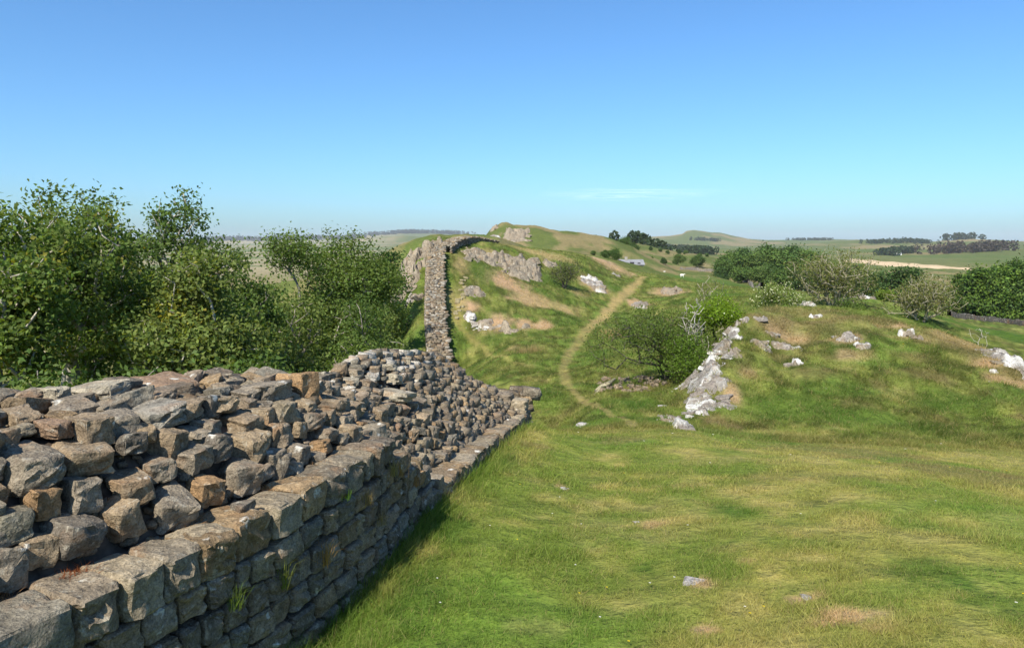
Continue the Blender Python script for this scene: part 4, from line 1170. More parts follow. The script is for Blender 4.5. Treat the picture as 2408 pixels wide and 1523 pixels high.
for k, (u, y, vt) in enumerate([(1415, 330, 556), (1400, 330, 553), (1383, 326, 551), (1366, 322, 549), (1491, 345, 572)]):
    place(WOOD, k, u, y, vt, 'small tree on the descending skyline of the peaked hill', 'trees along the skyline of the peaked hill')
for k, (u, v) in enumerate([(1553, 592), (1570, 597), (1597, 596), (1612, 598), (1645, 604), (1662, 604), (1530, 588)]):
    p = hit(u, v); place(WOOD, k, u, p.y, v - 9, 'single small tree dotted over the brown slope beyond the barn', 'trees dotted over the brown slope')
for k, (u, y, vt, wd) in enumerate([(2262, 152, 652, 1.0), (2300, 148, 632, 1.0), (2335, 152, 640, 1.0), (2372, 146, 632, 1.0), (2408, 150, 628, 1.0), (2450, 145, 622, 1.0), (2240, 158, 682, .9), (2355, 160, 626, .9), (2395, 160, 620, .8)]):
    place(FIRS, k, u, y, vt, ['dense conifer at the open end of the plantation, half behind the smaller hawthorn', 'dense dark conifer in the middle of the plantation', 'dense dark conifer in the middle of the plantation', 'dense dark conifer in the middle of the plantation',
                              'dense conifer of the plantation by the picture edge', 'tallest conifer of the plantation, cut off by the picture edge', 'low conifer at the very end of the plantation', 'pointed conifer top behind the middle of the plantation', 'pointed conifer top behind the trees by the picture edge'][k], 'conifers of the plantation', wd, 'conifer')
for o in FIRS: o.name = 'conifer'
for o in list(COL.objects):
    if o.type == 'EMPTY' and o.get('group') == 'conifers of the plantation': o.name = 'conifer'

# distant belts of trees that read as one mass
def belt(pts, depth, h, label, seed, col=(0.03, 0.05, 0.018), n=None, name='distant_wood'):
    rng = np.random.default_rng(seed)
    pl = [hit(u, v) if len(q) == 0 else P(u, v, q[0]) for (u, v, *q) in pts]
    L = sum((a - b).length for a, b in zip(pl[:-1], pl[1:]))
    n = n or int(L / h * 5) + 4
    ctr = []
    for _ in range(n):
        t = rng.uniform(0, len(pl) - 1); k = int(t); a = pl[k].lerp(pl[k + 1], t - k)
        x, y = a.x + rng.normal() * depth * .3, a.y + rng.uniform(0, depth)
        ctr.append((x, y))
    ctr = np.array(ctr); zz = terrain(ctr[:, 0], ctr[:, 1])
    vs, fs, cs, off = [], [], [], 0
    ll = []
    for (x, y), z in zip(ctr, zz):
        r = h * rng.uniform(.3, .5); hh_ = h * rng.uniform(.75, 1.15)
        m = 38
        d = rng.normal(size=(m, 3)); d /= np.linalg.norm(d, axis=1, keepdims=True)
        c = np.array([x, y, z + hh_ * .5]) + d * np.array([r, r, hh_ * .5])
        ll.append(c)
    c = np.concatenate(ll); o = np.array(pl[0])
    v, f, cc = leaf_quads(rng, c - o, np.array([0, 0, .8]), h * .30, h * .26, None, np.array(col), .3)
    ob = link(name, np_mesh(name, v, f, cc), M['far_leaf'], None, o)
    return tag(ob, label, 'wood', None, 'stuff')
belt([(1500, 574), (1560, 580), (1620, 588), (1660, 598)], 30, 10, 'dark tree belt along the slope under the far peak', 1)
belt([(2085, 600), (2110, 596), (2145, 596)], 30, 14, 'dark copse beside the distant white farm', 2)
belt([(2235, 596), (2280, 594), (2320, 592), (2390, 590)], 60, 20, 'purple-brown wood on the far slope above the straw field', 3, (0.062, 0.05, 0.038))
belt([(2238, 566, 2950), (2312, 566, 2950)], 60, 26, 'dark clump of trees on the far skyline', 4)
belt([(2050, 573), (2150, 570), (2185, 574)], 60, 14, 'thin belt of trees under the far skyline above the white farm', 5)
belt([(1640, 566), (1690, 568)], 60, 16, 'small dark plantation on the flank of the far hill', 6)
belt([(470, 564, 7600), (600, 562, 7600), (720, 560, 7600), (860, 556, 7600)], 200, 40, 'blue-dark forest along the northern horizon', 7, (0.02, 0.03, 0.02), 260)
belt([(870, 553, 7900), (930, 550, 7900), (1010, 549, 7900), (1100, 551, 7900)], 200, 36, 'blue-dark forest on the horizon left of the peaked hill', 8, (0.02, 0.03, 0.02), 200)
belt([(1860, 566, 4300), (1960, 566, 4200)], 80, 14, 'thin dark plantation on the far moor', 9)
# ------------------------------------------------------------------ rocks in the turf
CRAG = [(0.225, 0.188, 0.138), (0.195, 0.168, 0.128), (0.25, 0.208, 0.152), (0.21, 0.172, 0.125)]
WHITE = [(0.30, 0.28, 0.25), (0.24, 0.215, 0.19), (0.50, 0.49, 0.46), (0.22, 0.19, 0.16)]
ro = random.Random(77)
def bedrock(root, c, rx, ry, lift, cols, seed, cell, tall, n):
    """a patch of bedrock heaving out of the slope: blocky cells of uneven height, sinking under the turf at its rim"""
    r_ = np.random.default_rng(seed)
    gu, gv = np.meshgrid(np.linspace(-1.25, 1.25, n), np.linspace(-1.25, 1.25, n), indexing='ij')
    jit = 1.1 / n
    x = c.x + (gu + r_.uniform(-jit, jit, gu.shape)) * rx; y = c.y + (gv + r_.uniform(-jit, jit, gu.shape)) * ry
    z = ground_z(x, y)
    m = int(min(90, max(8, 6 * rx * ry / (cell * cell))))
    sx, sy = c.x + r_.uniform(-1.3, 1.3, m) * rx, c.y + r_.uniform(-1.3, 1.3, m) * ry
    hgt = r_.uniform(-0.1, 1.0, m); tx, ty = r_.normal(size=m) * .28, r_.normal(size=m) * .28
    wx = x + (fbm(x / cell * 1.3, y / cell * 1.3, seed % 90, 2) - .5) * cell * .7; wy = y + (fbm(x / cell * 1.3 + 9, y / cell * 1.3, seed % 90 + 3, 2) - .5) * cell * .7
    d = (wx[..., None] - sx) ** 2 + (wy[..., None] - sy) ** 2
    k = d.argmin(-1); ds = np.sqrt(np.sort(d, axis=-1)[..., :2]); crack = sstep(0.0, 0.16 * cell, ds[..., 1] - ds[..., 0])
    h = hgt[k] + tx[k] * (x - sx[k]) / cell + ty[k] * (y - sy[k]) / cell
    e = np.hypot(gu, gv) + (fbm(x / cell * .7, y / cell * .7, seed % 77, 3) - .5) * 1.1
    mask = sstep(1.05, 0.55, e)
    zz = z + lift * (mask * (0.34 + 0.75 * h) - 0.27) - (1 - crack) * lift * .28 + (fbm(x / cell * 4, y / cell * 4, 7, 3) - .5) * lift * .22
    cc = np.array(cols)[r_.integers(0, len(cols), m)][k] * (0.75 + .5 * fbm(x / cell * 3, y / cell * 3, 19, 3))[..., None]
    i = (np.arange(n - 1)[:, None] * n + np.arange(n - 1)[None]).ravel()
    f = np.stack([i, i + n, i + n + 1, i + 1], -1)
    v = np.stack([x - c.x, y - c.y, zz - c.z], -1).reshape(-1, 3)
    return link('bedrock', np_mesh('bedrock', v, f, cc.reshape(-1, 3)), M['bedrock'], root)
def outcrop(u, v, w_px, h_px, n, label, cols=CRAG, group=None, tall=1.0, pool=None, size=None, sink=.3, name='rock_outcrop'):
    """a knob of bedrock with a few loose blocks half buried round it"""
    c = hit(u, v)
    root = empty(name, c, label, 'rock', group)
    base = (size if size else (w_px / max(1.6, n ** .5)))
    if n > 1:
        a_, b_ = hit(u, v - h_px * .6), hit(u, v + h_px * .6)
        rx = max(w_px, base * 1.6) * .62 / FD * c.y
        ry = min(max(abs(a_.y - b_.y) * .6, rx * .35), rx * 3.0)
        c2 = Vector((c.x, (a_.y + b_.y) / 2 if abs((a_.y + b_.y) / 2 - c.y) < ry else c.y, c.z))
        cell = base * 1.25 / FD * c.y
        res = int(min(64, max(18, w_px * .55)))
        lift = min(cell * .75 * tall, 2.4)
        bd = bedrock(root, Vector((c2.x, c2.y, c.z)), rx, ry, lift, cols, int(u * 7 + v), cell, tall, res)
        bd.location = (c2.x - c.x, c2.y - c.y, 0)
        n = max(1, n // 4) if n < 30 else 14
    for k in range(n):
        uu = u + ro.uniform(-.5, .5) * w_px; vv = v + ro.uniform(-.5, .5) * h_px
        p = hit(uu, vv)
        if abs(p.y - c.y) > max(8, c.y * .25): continue
        s = base / FD * p.y * ro.uniform(.7, 1.4)
        h = s * ro.uniform(.35, .6) * min(tall, 1.3)
        o = link('rock', ro.choice(BOULDER), M['crag'], root)
        o.location = (p.x - c.x, p.y - c.y, p.z - c.z + h * .08)
        o.scale = (s * ro.uniform(1.0, 1.5), s * ro.uniform(.8, 1.2), h)
        o.rotation_euler = (ro.uniform(-.25, .25), ro.uniform(-.25, .25), ro.uniform(-.6, .6))
        q = ro.choice(cols); f = ro.uniform(.85, 1.15)
        o.color = (q[0] * f, q[1] * f, q[2] * f, 1)
    return root
# the crag left of the hill wall
outcrop(955, 648, 96, 130, 46, 'tall grey crag falling away left of the hill wall', tall=2.2, pool=COLUMN, size=17, sink=.45)
outcrop(1010, 588, 90, 14, 22, 'line of upright grey rock ribs above the top of the hill wall', tall=2.0, pool=COLUMN, size=15, sink=.4)
outcrop(958, 712, 26, 10, 7, 'white boulders below the crag', WHITE, size=12)
outcrop(1128, 603, 70, 26, 22, 'grey broken outcrop below the wall on the crest', tall=1.3, size=17)
outcrop(1215, 630, 100, 34, 34, 'long fluted grey outcrop in the middle of the hillside', tall=1.6, pool=COLUMN + BOULDER, size=17, sink=.4)
outcrop(1290, 622, 40, 10, 8, 'small grey outcrop right of the long fluted one', size=13)
outcrop(1105, 752, 26, 16, 6, 'white rounded rock low on the hillside near the wall', WHITE, size=17)
outcrop(1145, 768, 70, 20, 16, 'pale grey rocks strung out below the white rounded rock', WHITE + CRAG, size=16)
outcrop(1115, 690, 40, 14, 8, 'brown rocks beside the steps by the hill wall', size=14)
outcrop(1210, 775, 60, 14, 4, 'brown half buried rocks at the foot of the hillside', size=20, sink=.42)
outcrop(1395, 668, 46, 18, 9, 'white streaked rocks right of the lone thorn tree', WHITE, size=13)
outcrop(1410, 682, 30, 12, 5, 'brown and white rocks just below the streaked ones', WHITE + CRAG, size=14)
outcrop(1448, 645, 16, 7, 3, 'small pale rock by the upper track', WHITE, size=9)
outcrop(1500, 718, 34, 14, 7, 'low rocks on the bank beside the track', WHITE + CRAG, size=13)
outcrop(1575, 685, 40, 14, 8, 'rock ledge above the bank right of the track', CRAG, size=15)
outcrop(1214, 557, 64, 24, 20, 'steep grey cliff below the summit of the peaked hill', CRAG, tall=2.0, pool=COLUMN, size=11, sink=.4)
outcrop(1160, 538, 16, 12, 8, 'grey rock nose on the summit ridge', CRAG, size=9)
outcrop(1165, 556, 20, 6, 4, 'pale leaning slab under the summit nose', WHITE, size=8)
# rocks of the knoll
outcrop(1662, 885, 84, 150, 40, 'white lichened rock face on the near edge of the knoll', WHITE, tall=.8, size=21, sink=.38)
outcrop(1640, 945, 66, 80, 24, 'lowest white rocks at the corner of the knoll', WHITE, tall=.8, size=18, sink=.38)
outcrop(1702, 825, 52, 90, 24, 'grey rock edge above the white rock face', CRAG + WHITE, tall=1.1, size=19, sink=.4)
for u_, v_, lab_ in [(1712, 785, 'grey and white rock at the upper end of the knoll edge'), (1694, 815, 'whitish ledge second from the top of the knoll edge'), (1676, 850, 'whitish ledge half way down the knoll edge'), (1658, 905, 'bright white ledge low on the knoll edge'), (1628, 965, 'white rock foot of the knoll edge')]:
    outcrop(u_, v_, 40, 46, 9, lab_, WHITE + [(0.48, 0.47, 0.44)], tall=.9, size=17)
outcrop(1610, 1008, 20, 6, 2, 'white boulder lying alone in the hollow', WHITE, size=30, sink=.3)
outcrop(1700, 950, 40, 20, 5, 'small white stones in the turf of the knoll edge', WHITE, size=15)
outcrop(1575, 988, 50, 14, 8, 'scatter of grey stones in the hollow', WHITE + CRAG, size=11)
for a in [(1790, 812, 40, 14, 6, 'pale rocks in the brown turf left of the knoll top', 15), (1850, 818, 60, 10, 6, 'row of small white stones on the knoll', 12), (1868, 856, 34, 10, 3, 'pair of bright white rocks low on the knoll', 22),
          (1812, 786, 40, 8, 5, 'grey flat rocks near the top of the knoll', 14), (1990, 800, 60, 12, 8, 'grey and white rock patch in mid knoll', 15), (2030, 815, 40, 12, 5, 'brown rocks beside the mid knoll rock patch', 14),
          (2135, 790, 26, 7, 3, 'white rock on the crest of the knoll', 22), (2160, 796, 30, 6, 3, 'flat grey rocks right of the white crest rock', 16), (2310, 830, 60, 10, 8, 'yellow and grey ledge of rock on the far crest of the knoll', 20),
          (2370, 848, 60, 14, 8, 'long pale ledge at the picture edge of the knoll', 22), (2395, 862, 40, 14, 5, 'white rocks below the long pale ledge', 18), (1880, 720, 50, 6, 5, 'grey rock below the blossoming bush', 13), (1785, 750, 14, 6, 2, 'small white rock above the knoll edge', 16),
          (1745, 758, 16, 10, 3, 'pale rock where the knoll meets the bushes', 15), (2340, 878, 16, 5, 2, 'single white stone in the turf below the ledges', 12), (2035, 700, 30, 10, 7, 'grey rocks in the pasture behind the knoll', 16), (1920, 745, 30, 5, 3, 'white rocks just below the knoll crest', 13)]:
    outcrop(a[0], a[1], a[2], a[3], a[4], a[5], WHITE + CRAG[:1], size=a[6], sink=.36)
# flat stones showing through the turf in front
for u, v, w, lab in [(1633, 1372, 34, 'flat grey stone showing through the turf'), (1900, 1408, 30, 'flat grey stone beside the worn patch'), (1326, 1150, 20, 'small pale stone in the turf right of the wall'), (1496, 1228, 16, 'small white stone in the middle of the turf'), (1370, 1000, 22, 'brown stone beside the faint path'),
                     (1558, 955, 14, 'brown upright stone in the hollow')]:
    outcrop(u, v, 1, 1, 1, lab, [(0.36, 0.34, 0.33)], size=w, tall=.45 if v > 1000 else .9, sink=.3, name='turf_stone')
# rubble bank under the dark bush
bank = hit(1490, 905)
bank_root = empty('rubble_bank', bank, 'bank of loose stones under the dark spreading bush', 'rubble')
for k in range(70):
    p = hit(1405 + ro.random() * 160, 888 + ro.random() * 36)
    s = ro.uniform(.10, .30)
    o = link('stone', ro.choice(ROCK_FINE), M['crag'], bank_root)
    o.location = (p.x - bank.x, p.y - bank.y, p.z - bank.z + s * .15); o.scale = (s, s * ro.uniform(.7, 1.2), s * .65)
    o.rotation_euler = (ro.uniform(-.5, .5), ro.uniform(-.5, .5), ro.uniform(0, 6))
    q = ro.choice(CRAG); o.color = (q[0] * .9, q[1] * .85, q[2] * .8, 1)
# steps worn by the hill wall
pts = [hit(*p) for p in [(1068, 750), (1076, 735), (1082, 720), (1078, 708), (1085, 695), (1092, 680), (1090, 668), (1094, 655)]]
for k in range(26):
    t = k / 25 * (len(pts) - 1.001); i = int(t); a = pts[i].lerp(pts[i + 1], t - i)
    x, y = a.x + ro.uniform(-.35, .35), a.y + ro.uniform(-.3, .3)
    o = link('step_stone', ro.choice(BLOCK_FINE), M['crag'], None, (x, y, gz(x, y) + .06))
    o.scale = (ro.uniform(.35, .6), .32, .2); o.rotation_euler = (0, 0, ro.uniform(-.4, .4)); o.color = (.30, .26, .15, 1)
    tag(o, 'mossy stone step of the stair climbing beside the hill wall', 'step', 'stone steps beside the hill wall')

# fallen bough in the hollow
lp = [hit(1400, 924), hit(1412, 918), hit(1428, 914), hit(1446, 905)]
o0 = lp[0]
pth = [(np.array([(p.x - o0.x, p.y - o0.y, p.z - o0.z + .10 + .05 * k) for k, p in enumerate(lp)]), np.array([.05, .075, .085, .05])),
       (np.array([(lp[1].x - o0.x, lp[1].y - o0.y, lp[1].z - o0.z + .12), (lp[1].x - o0.x - .1, lp[1].y - o0.y - .2, lp[1].z - o0.z + .02), (lp[0].x - o0.x - .12, lp[0].y - o0.y - .35, lp[0].z - o0.z)]), np.array([.06, .05, .03]))]
v, f = tubes(pth, 7)
tag(link('fallen_bough', np_mesh('fallen_bough', v, f, smooth=True), M['thorn'], None, o0), 'weathered brown fallen bough lying below the stone bank', 'branch')

# ------------------------------------------------------------------ field walls, barn, farm, sheep
def field_wall(pts, label, h=1.2, w=.6, n=60, col=(0.15, 0.135, 0.11)):
    pl = [hit(*p) for p in pts]
    o = pl[0]; vs, fs = [], []
    for k in range(n + 1):
        t = k / n * (len(pl) - 1.0001); i = int(t); a = pl[i].lerp(pl[i + 1], t - i); d = (pl[i + 1] - pl[i]).to_2d().normalized(); nn_ = Vector((d.y, -d.x))
        z = gz(a.x, a.y); hh_ = h * ro.uniform(.8, 1.1)
        for s, zz in ((-1, -.5), (-.8, hh_), (.8, hh_), (1, -.5)):
            vs.append((a.x + nn_.x * s * w / 2 - o.x, a.y + nn_.y * s * w / 2 - o.y, z + zz - o.z))
        if k:
            b = (k - 1) * 4; c = k * 4
            for q in range(3): fs.append((b + q, b + q + 1, c + q + 1, c + q))
    me = np_mesh('field_wall', vs, np.array(fs), np.tile(col, (len(vs), 1)))
    ob = link('field_wall', me, M['far_stone'], None, o); ob['kind'] = 'thing'
    return tag(ob, label, 'field wall')
field_wall([(1686, 641), (1706, 646), (1730, 655), (1762, 667), (1792, 679)], 'dark dry stone wall crossing the green field in front of the wood')
field_wall([(1600, 633), (1640, 636), (1686, 640)], 'dry stone wall along the top of the green field beyond the barn')
field_wall([(2232, 742), (2270, 748), (2320, 755), (2370, 760), (2420, 768)], 'wall along the foot of the conifer plantation, tree shade put into its colour', .8, .6, 60, (0.06, 0.055, 0.045))  # darkened colour stands in for the shade under the conifers

def gable(name, loc, L, W, H, RH, label, wallm, roofm, rz=0, chimney=False, openings=True):
    root = empty(name, loc, label, 'barn' if name == 'barn' else 'house', None, rz)
    x, y = L / 2, W / 2
    v = [(-x, -y, -1), (x, -y, -1), (x, y, -1), (-x, y, -1), (-x, -y, H), (x, -y, H), (x, y, H), (-x, y, H), (-x, 0, H + RH), (x, 0, H + RH)]
    me = bpy.data.meshes.new('wall'); me.from_pydata(v, [], [(0, 1, 5, 4), (1, 2, 6, 9, 5), (2, 3, 7, 6), (3, 0, 4, 8, 7)]); link('wall', me, wallm, root)
    e = .35; q = H - e * RH / y + .08; t = .15
    v = [(-x - e, -y - e, q), (x + e, -y - e, q), (x + e, 0, H + RH + .08), (-x - e, 0, H + RH + .08), (-x - e, y + e, q), (x + e, y + e, q)]
    v += [(a, b, c + t) for a, b, c in v]
    f = [(0, 1, 2, 3), (3, 2, 5, 4), (6, 9, 8, 7), (9, 10, 11, 8), (0, 6, 7, 1), (4, 5, 11, 10), (0, 3, 9, 6), (3, 4, 10, 9), (1, 7, 8, 2), (2, 8, 11, 5)]
    me = bpy.data.meshes.new('roof'); me.from_pydata(v, [], f); roof = link('roof', me, roofm, root)
    if openings:
        for k, xx in enumerate((-L * .3, 0, L * .3)):
            me = bpy.data.meshes.new('window'); w_ = .9 if k != 1 else 1.3; z0, z1 = (.9, 1.7) if k != 1 else (-.2, 1.9)
            b = [(xx - w_ / 2, -y - .03, z0), (xx + w_ / 2, -y - .03, z0), (xx + w_ / 2, -y - .03, z1), (xx - w_ / 2, -y - .03, z1), (xx - w_ / 2, -y + .05, z0), (xx + w_ / 2, -y + .05, z0), (xx + w_ / 2, -y + .05, z1), (xx - w_ / 2, -y + .05, z1)]
            me.from_pydata(b, [], [(0, 1, 2, 3), (4, 7, 6, 5), (0, 4, 5, 1), (3, 2, 6, 7), (1, 5, 6, 2), (0, 3, 7, 4)]); link('door' if k == 1 else 'window', me, M['opening'], root)
    if chimney:
        bm = bmesh.new(); bmesh.ops.create_cube(bm, size=1); me = bpy.data.meshes.new('chimney'); bm.to_mesh(me); bm.free()
        c = link('chimney', me, wallm, roof); c.scale = (.8, .7, 1.4); c.location = (-L * .2, 0, H + RH + .4)
    return root
M['barn_wall'] = plain_mat('barn_wall', (0.27, 0.25, 0.21), .9, .25, 1.5)
M['slate'] = plain_mat('barn_roof_sheet', (0.19, 0.195, 0.21), .7, .15, 1.0)
M['render_white'] = plain_mat('white_render', (0.78, 0.77, 0.74), .8, .05)
M['opening'] = plain_mat('dark_opening', (0.03, 0.03, 0.035), .6, .1)
bp_ = P(1483, 632, 235)
bar = gable('barn', (bp_.x, bp_.y, (V0 - 629) / FD * 235), 7.4, 4.2, 1.1, 1.35, 'long low stone barn with a grey roof in the gap of the hills', M['barn_wall'], M['slate'], .06, True)
for k, (u, v, lab) in enumerate([(2109, 588, 'white farmhouse on the far slope, in front of the copse'), (2116, 588, 'white house right of the far farmhouse'), (2098, 592, 'pale building below the far farmhouse'), (2114, 600, 'white cottage below the copse on the far slope'), (2080, 598, 'pale farm shed left of the far farm'),
                                 (552, 606, 'white cottage on the plain north of the wall')]):
    p = hit(u, v); sc_ = p.y / 1500
    gable('house', p, 9 * sc_, 6 * sc_, 4 * sc_, 2.4 * sc_, lab, M['render_white'], M['slate'], ro.uniform(-.5, .5), False, False)

def sheep_mesh():
    bm = bmesh.new()
    prof = [(-.55, .10, .60), (-.5, .25, .62), (-.3, .33, .62), (0, .34, .60), (.3, .32, .62), (.46, .22, .68), (.58, .12, .82), (.66, .10, .92), (.80, .085, .86), (.92, .05, .80)]
    rings = []
    for x, r, z in prof: rings.append([bm.verts.new((x, math.cos(a) * r * .9, z + math.sin(a) * r)) for a in [k * math.pi / 4 for k in range(8)]])
    for a, b in zip(rings[:-1], rings[1:]):
        for k in range(8): bm.faces.new((a[k], a[(k + 1) % 8], b[(k + 1) % 8], b[k]))
    bm.faces.new(rings[0][::-1]); bm.faces.new(rings[-1])
    for x in (-.36, .34):
        for y in (-.16, .16):
            a = [bm.verts.new((x + dx * .05, y + dy * .05, .45)) for dx, dy in ((-1, -1), (1, -1), (1, 1), (-1, 1))]
            b = [bm.verts.new((x + dx * .03, y + dy * .03, 0)) for dx, dy in ((-1, -1), (1, -1), (1, 1), (-1, 1))]
            for k in range(4): bm.faces.new((a[k], b[k], b[(k + 1) % 4], a[(k + 1) % 4]))
    me = bpy.data.meshes.new('sheep'); bm.to_mesh(me); bm.free(); return me
SHEEP = sheep_mesh(); M['wool'] = plain_mat('wool', (0.68, 0.65, 0.57), 1.0, .1)
for k, (u, y) in enumerate([(1562, 236), (1604, 205), (1633, 228)]):
    x = (u - U0) / FD * y
    o = link('sheep', SHEEP, M['wool'], None, (x, y, gz(x, y))); o.rotation_euler = (0, 0, ro.uniform(0, 6.3))
    tag(o, 'white sheep grazing in the green field beyond the track', 'sheep', 'sheep in the field beyond the track')

# ------------------------------------------------------------------ grass
def blades(x, y, z, h, w, col, rng, lean=0.55, name='grass'):
    n = len(x)
    a = rng.uniform(0, 6.283, n); la = rng.uniform(0, 6.283, n); ln = rng.normal(size=n) * lean * h
    bx, by = np.cos(a) * w / 2, np.sin(a) * w / 2
    root = np.stack([x, y, z - 0.01], -1)
    o = np.stack([bx, by, np.zeros(n)], -1)
    tip = root + np.stack([np.cos(la) * ln + .12 * h, np.sin(la) * ln, h], -1)
    v = np.stack([root - o, root + o, tip], 1).reshape(-1, 3)
    f = np.arange(n * 3).reshape(-1, 3)
    return v, f, np.repeat(col, 3, axis=0)
rng = np.random.default_rng(21)
def in_wall(x, y):
    yy = np.clip(y, 1.6, 16.3)
    s = np.interp(yy, _yy, _ss); p, d, n = face_at(s)
    t = -((x - p[:, 0]) * n[:, 0] + (y - p[:, 1]) * n[:, 1])
    return t, (t > 0.03) & (t < 2.1) & (y < 16.4)
def field(n, y0, y1, u0, u1):
    u = rng.uniform(u0, u1, n); y = np.exp(rng.uniform(math.log(y0), math.log(y1), n))
    return (u - 512) / 740 * y, y
def sow(n, y0, y1, u0, u1, hb, wb, label, lush=1.0):
    x, y = field(n, y0, y1, u0, u1)
    t, inside = in_wall(x, y)
    trk = np.minimum(poly_dist(x, y, TRACK, TRACKW), poly_dist(x, y, FORK, FORKW))
    keep = ~inside & ((trk > 1.0) | (rng.random(n) < .3))
    clump = fbm(x / .28, y / .28, 101, 2); big = fbm(x / 1.3, y / 1.3, 105, 3)
    keep &= rng.random(n) < 0.35 + 1.1 * clump
    x, y, t, clump, big, trk = x[keep], y[keep], t[keep], clump[keep], big[keep], trk[keep]
    z = ground_z(x, y)
    h = hb * (0.35 + 1.0 * clump * big * 2.4) * rng.uniform(.5, 1.3, len(x))
    h *= np.where(trk < 1.3, .5, 1.0)
    foot = np.exp(-np.maximum(-t, 0) / 0.30) * (t < 0.05) * (y < 16.4)
    h = h + foot * rng.uniform(.03, .24, len(x)) * (y > 4)
    w = wb * np.maximum(1.0, y / 6.0) * rng.uniform(.7, 1.3, len(x))
    c = turf_colour(x, y)
    c = c * rng.uniform(.8, 1.5, (len(x), 1)) * 1.2
    dryb = rng.random(len(x)) < 0.10
    c[dryb] = c[dryb] * .35 + STRAW * .75
    c = c + (np.array((0.075, 0.155, 0.016)) - c) * (foot * .75)[:, None] * (rng.random((len(x), 1)) < .8)
    v, f, cc = blades(x, y, z, h, w, c, rng, 1.15)
    o = link('grass', np_mesh('grass', v, f, cc), M['grass'])
    return tag(o, label, 'grass', None, 'stuff')
sow(430000, 3.6, 19.0, 120, 1100, .046, .0058, 'short green and straw coloured turf grass in front of the wall')
sow(230000, 17.0, 48.0, 520, 1090, .11, .0045, 'rough grass over the knoll and hollow')
sow(150000, 44.0, 145.0, 360, 760, .20, .0030, 'tussocky grass over the hillside')

def tuft(loc, n, h, w, col, label, group=None, spread=.06, lean=.5, droop=0.0, name='grass_tuft'):
    r_ = np.random.default_rng(int(abs(loc[0] * 991 + loc[1] * 313)) + n)
    x, y = r_.normal(size=n) * spread, r_.normal(size=n) * spread
    hh_ = h * r_.uniform(.5, 1.15, n)
    c = np.array(col)[None] * r_.uniform(.7, 1.3, (n, 1))
    a = r_.uniform(0, 6.283, n); la = r_.uniform(0, 6.283, n); ln = np.abs(r_.normal(size=n)) * lean * hh_
    root = np.stack([x, y, np.zeros(n)], -1); o = np.stack([np.cos(a) * w / 2, np.sin(a) * w / 2, np.zeros(n)], -1)
    mid = root + np.stack([np.cos(la) * ln * .45, np.sin(la) * ln * .45, hh_ * .62], -1)
    tip = root + np.stack([np.cos(la) * ln, np.sin(la) * ln, hh_ * (1 - droop)], -1)
    v = np.stack([root - o, root + o, mid + o * .7, mid - o * .7, tip], 1).reshape(-1, 3)
    i = np.arange(n) * 5
    f = np.concatenate([np.stack([i, i + 1, i + 2], -1), np.stack([i, i + 2, i + 3], -1), np.stack([i + 3, i + 2, i + 4], -1)])
    ob = link(name, np_mesh(name, v, f, np.repeat(c, 5, axis=0)), M['grass'], None, loc)
    return tag(ob, label, 'grass tuft', group)
# straw tussocks on the hill
tuft(hit(1448, 792), 500, .9, .02, STRAW * 1.1, 'big straw coloured tussock beside the dark bush', spread=.75, lean=.5)
tuft(hit(1252, 826), 320, .55, .018, STRAW, 'straw tussock in the bottom of the dip', spread=.5)
tuft(hit(1230, 830), 160, .4, .018, STRAW, 'small straw tussock beside the larger one in the dip', spread=.3)
# tufts rooted in the joints of the facing: (y along wall, height, kind)
for y, z, hh_, cl, n, lab in [(5.62, -2.62, .34, (0.16, 0.19, 0.03), 60, 'green and straw tuft high in the wall facing, nearest the camera'), (5.15, -2.55, .30, (0.12, 0.18, 0.03), 50, 'small green tuft in the facing near the corner of the picture'),
                              (6.15, -2.68, .34, (0.34, 0.20, 0.05), 70, 'tall orange dried tuft in the middle of the wall facing'), (6.9, -2.45, .26, (0.30, 0.23, 0.12), 60, 'pale dry tuft right of the tall orange tuft'), (7.55, -2.38, .30, (0.26, 0.22, 0.10), 60, 'dry tuft under the broken end of the facing'),
                              (7.75, -2.45, .30, (0.28, 0.18, 0.08), 60, 'brown tuft near the step in the facing'), (8.25, -2.72, .24, (0.30, 0.17, 0.07), 50, 'reddish dry tuft by the lowest step of the facing'), (7.2, -2.75, .22, (0.28, 0.22, 0.12), 40, 'pale hanging tuft low in the facing'),
                              (6.5, -2.25, .16, (0.10, 0.20, 0.02), 40, 'small bright green plant in an upper joint of the facing')]:
    p, d, n_ = face_at(np.array(s_of(y)))
    tuft((p[0] + n_[0] * .015, p[1] + n_[1] * .015, z), n, hh_ * .8, .0035, cl, lab, spread=.025, lean=.45, droop=.25)
# dry moss and grass on the ledge
for k, (s_y, t, lab) in enumerate([(5.2, .42, 'straw moss on the ledge under the grey stones'), (5.95, .40, 'straw moss on the ledge in mid wall'), (6.7, .38, 'straw moss on the ledge near the tan stones'), (4.35, .40, 'reddish stonecrop on the ledge beside the yellow block'), (3.95, .5, 'dry grass wisps on the ledge at the picture edge')]):
    p, d, n_ = face_at(np.array(s_of(s_y))); q = p - n_ * t
    tuft((q[0], q[1], -2.06), 220, .08, .007, (0.33, 0.19, 0.10) if k != 3 else (0.25, 0.09, 0.04), lab, spread=.05, lean=1.0)
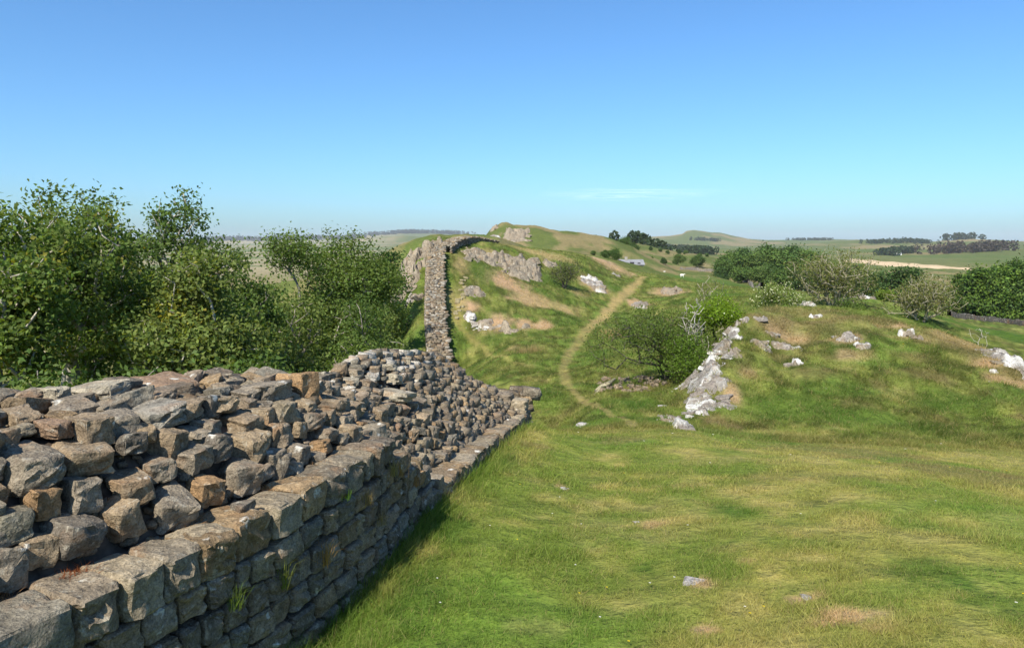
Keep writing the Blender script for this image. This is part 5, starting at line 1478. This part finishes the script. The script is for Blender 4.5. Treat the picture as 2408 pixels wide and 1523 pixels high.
# daisies and buttercups
def flowers(n, colr, label, name, region):
    x, y = field(n, *region)
    t, inside = in_wall(x, y); k = ~inside & (t < 0); x, y = x[k], y[k]; z = ground_z(x, y) + .05
    m = len(x); r_ = .010 * np.maximum(1, y / 9); a = np.arange(6) * math.pi / 3
    v = np.stack([x[:, None] + r_[:, None] * np.cos(a), y[:, None] + r_[:, None] * np.sin(a), np.tile(z[:, None], (1, 6)) + .3 * r_[:, None] * np.array([1, 0, 1, 0, 1, 0])], -1).reshape(-1, 3)
    i = np.arange(m) * 6
    f = np.concatenate([np.stack([i, i + q, i + q + 1], -1) for q in range(1, 5)])
    o = link(name, np_mesh(name, v, f, np.tile(colr, (len(v), 1))), M['grass'])
    return tag(o, label, 'flowers', None, 'stuff')
flowers(34, (0.75, 0.74, 0.70), 'tiny white daisies scattered in the turf', 'daisies', (5, 40, 400, 1050))
flowers(26, (0.70, 0.55, 0.03), 'tiny yellow buttercups scattered in the turf', 'buttercups', (5, 40, 400, 1050))

# ------------------------------------------------------------------ a thin streak of high cloud
n = 40
cx_, cy_ = np.meshgrid(np.linspace(-1, 1, n), np.linspace(-1, 1, n), indexing='ij')
cv_ = np.stack([cx_ * 1900, cy_ * 2300, (1 - cx_ ** 2) * (1 - cy_ ** 2) * 60], -1).reshape(-1, 3)
i = (np.arange(n - 1)[:, None] * n + np.arange(n - 1)[None]).ravel()
edge = ((1 - cx_ ** 2) * (1 - cy_ ** 2)).ravel()
cl_me = np_mesh('cloud', cv_, np.stack([i, i + n, i + n + 1, i + 1], -1), np.repeat(edge[:, None], 3, axis=1), True)
cm, ct_, cb = new_mat('cirrus'); ct_.nodes.remove(cb)
ge = nd(ct_, 'ShaderNodeNewGeometry'); mp = nd(ct_, 'ShaderNodeMapping'); mp.inputs['Scale'].default_value = (0.0012, 0.0022, 0.002); mp.inputs['Rotation'].default_value = (0, 0, .35)
no = nd(ct_, 'ShaderNodeTexNoise', Scale=1.0, Detail=6.0, Roughness=0.62)
ct_.links.new(ge.outputs['Position'], mp.inputs[0]); ct_.links.new(mp.outputs[0], no.inputs['Vector'])
al = mix(ct_, ramp(ct_, no.outputs[0], [(0.42, g3(0)), (0.75, g3(0.26))]), nd(ct_, 'ShaderNodeAttribute', attribute_name='col').outputs['Color'], 1.0, 'MULTIPLY')
tl = nd(ct_, 'ShaderNodeBsdfTranslucent'); tl.inputs[0].default_value = (.9, .9, .9, 1); tp = nd(ct_, 'ShaderNodeBsdfTransparent'); msh = nd(ct_, 'ShaderNodeMixShader')
ct_.links.new(al, msh.inputs[0]); ct_.links.new(tp.outputs[0], msh.inputs[1]); ct_.links.new(tl.outputs[0], msh.inputs[2]); ct_.links.new(msh.outputs[0], ct_.nodes['Material Output'].inputs[0])
tag(link('cloud', cl_me, cm, None, P(1475, 460, 15500)), 'faint thin streak of cloud low in the sky', 'cloud', None, 'stuff')
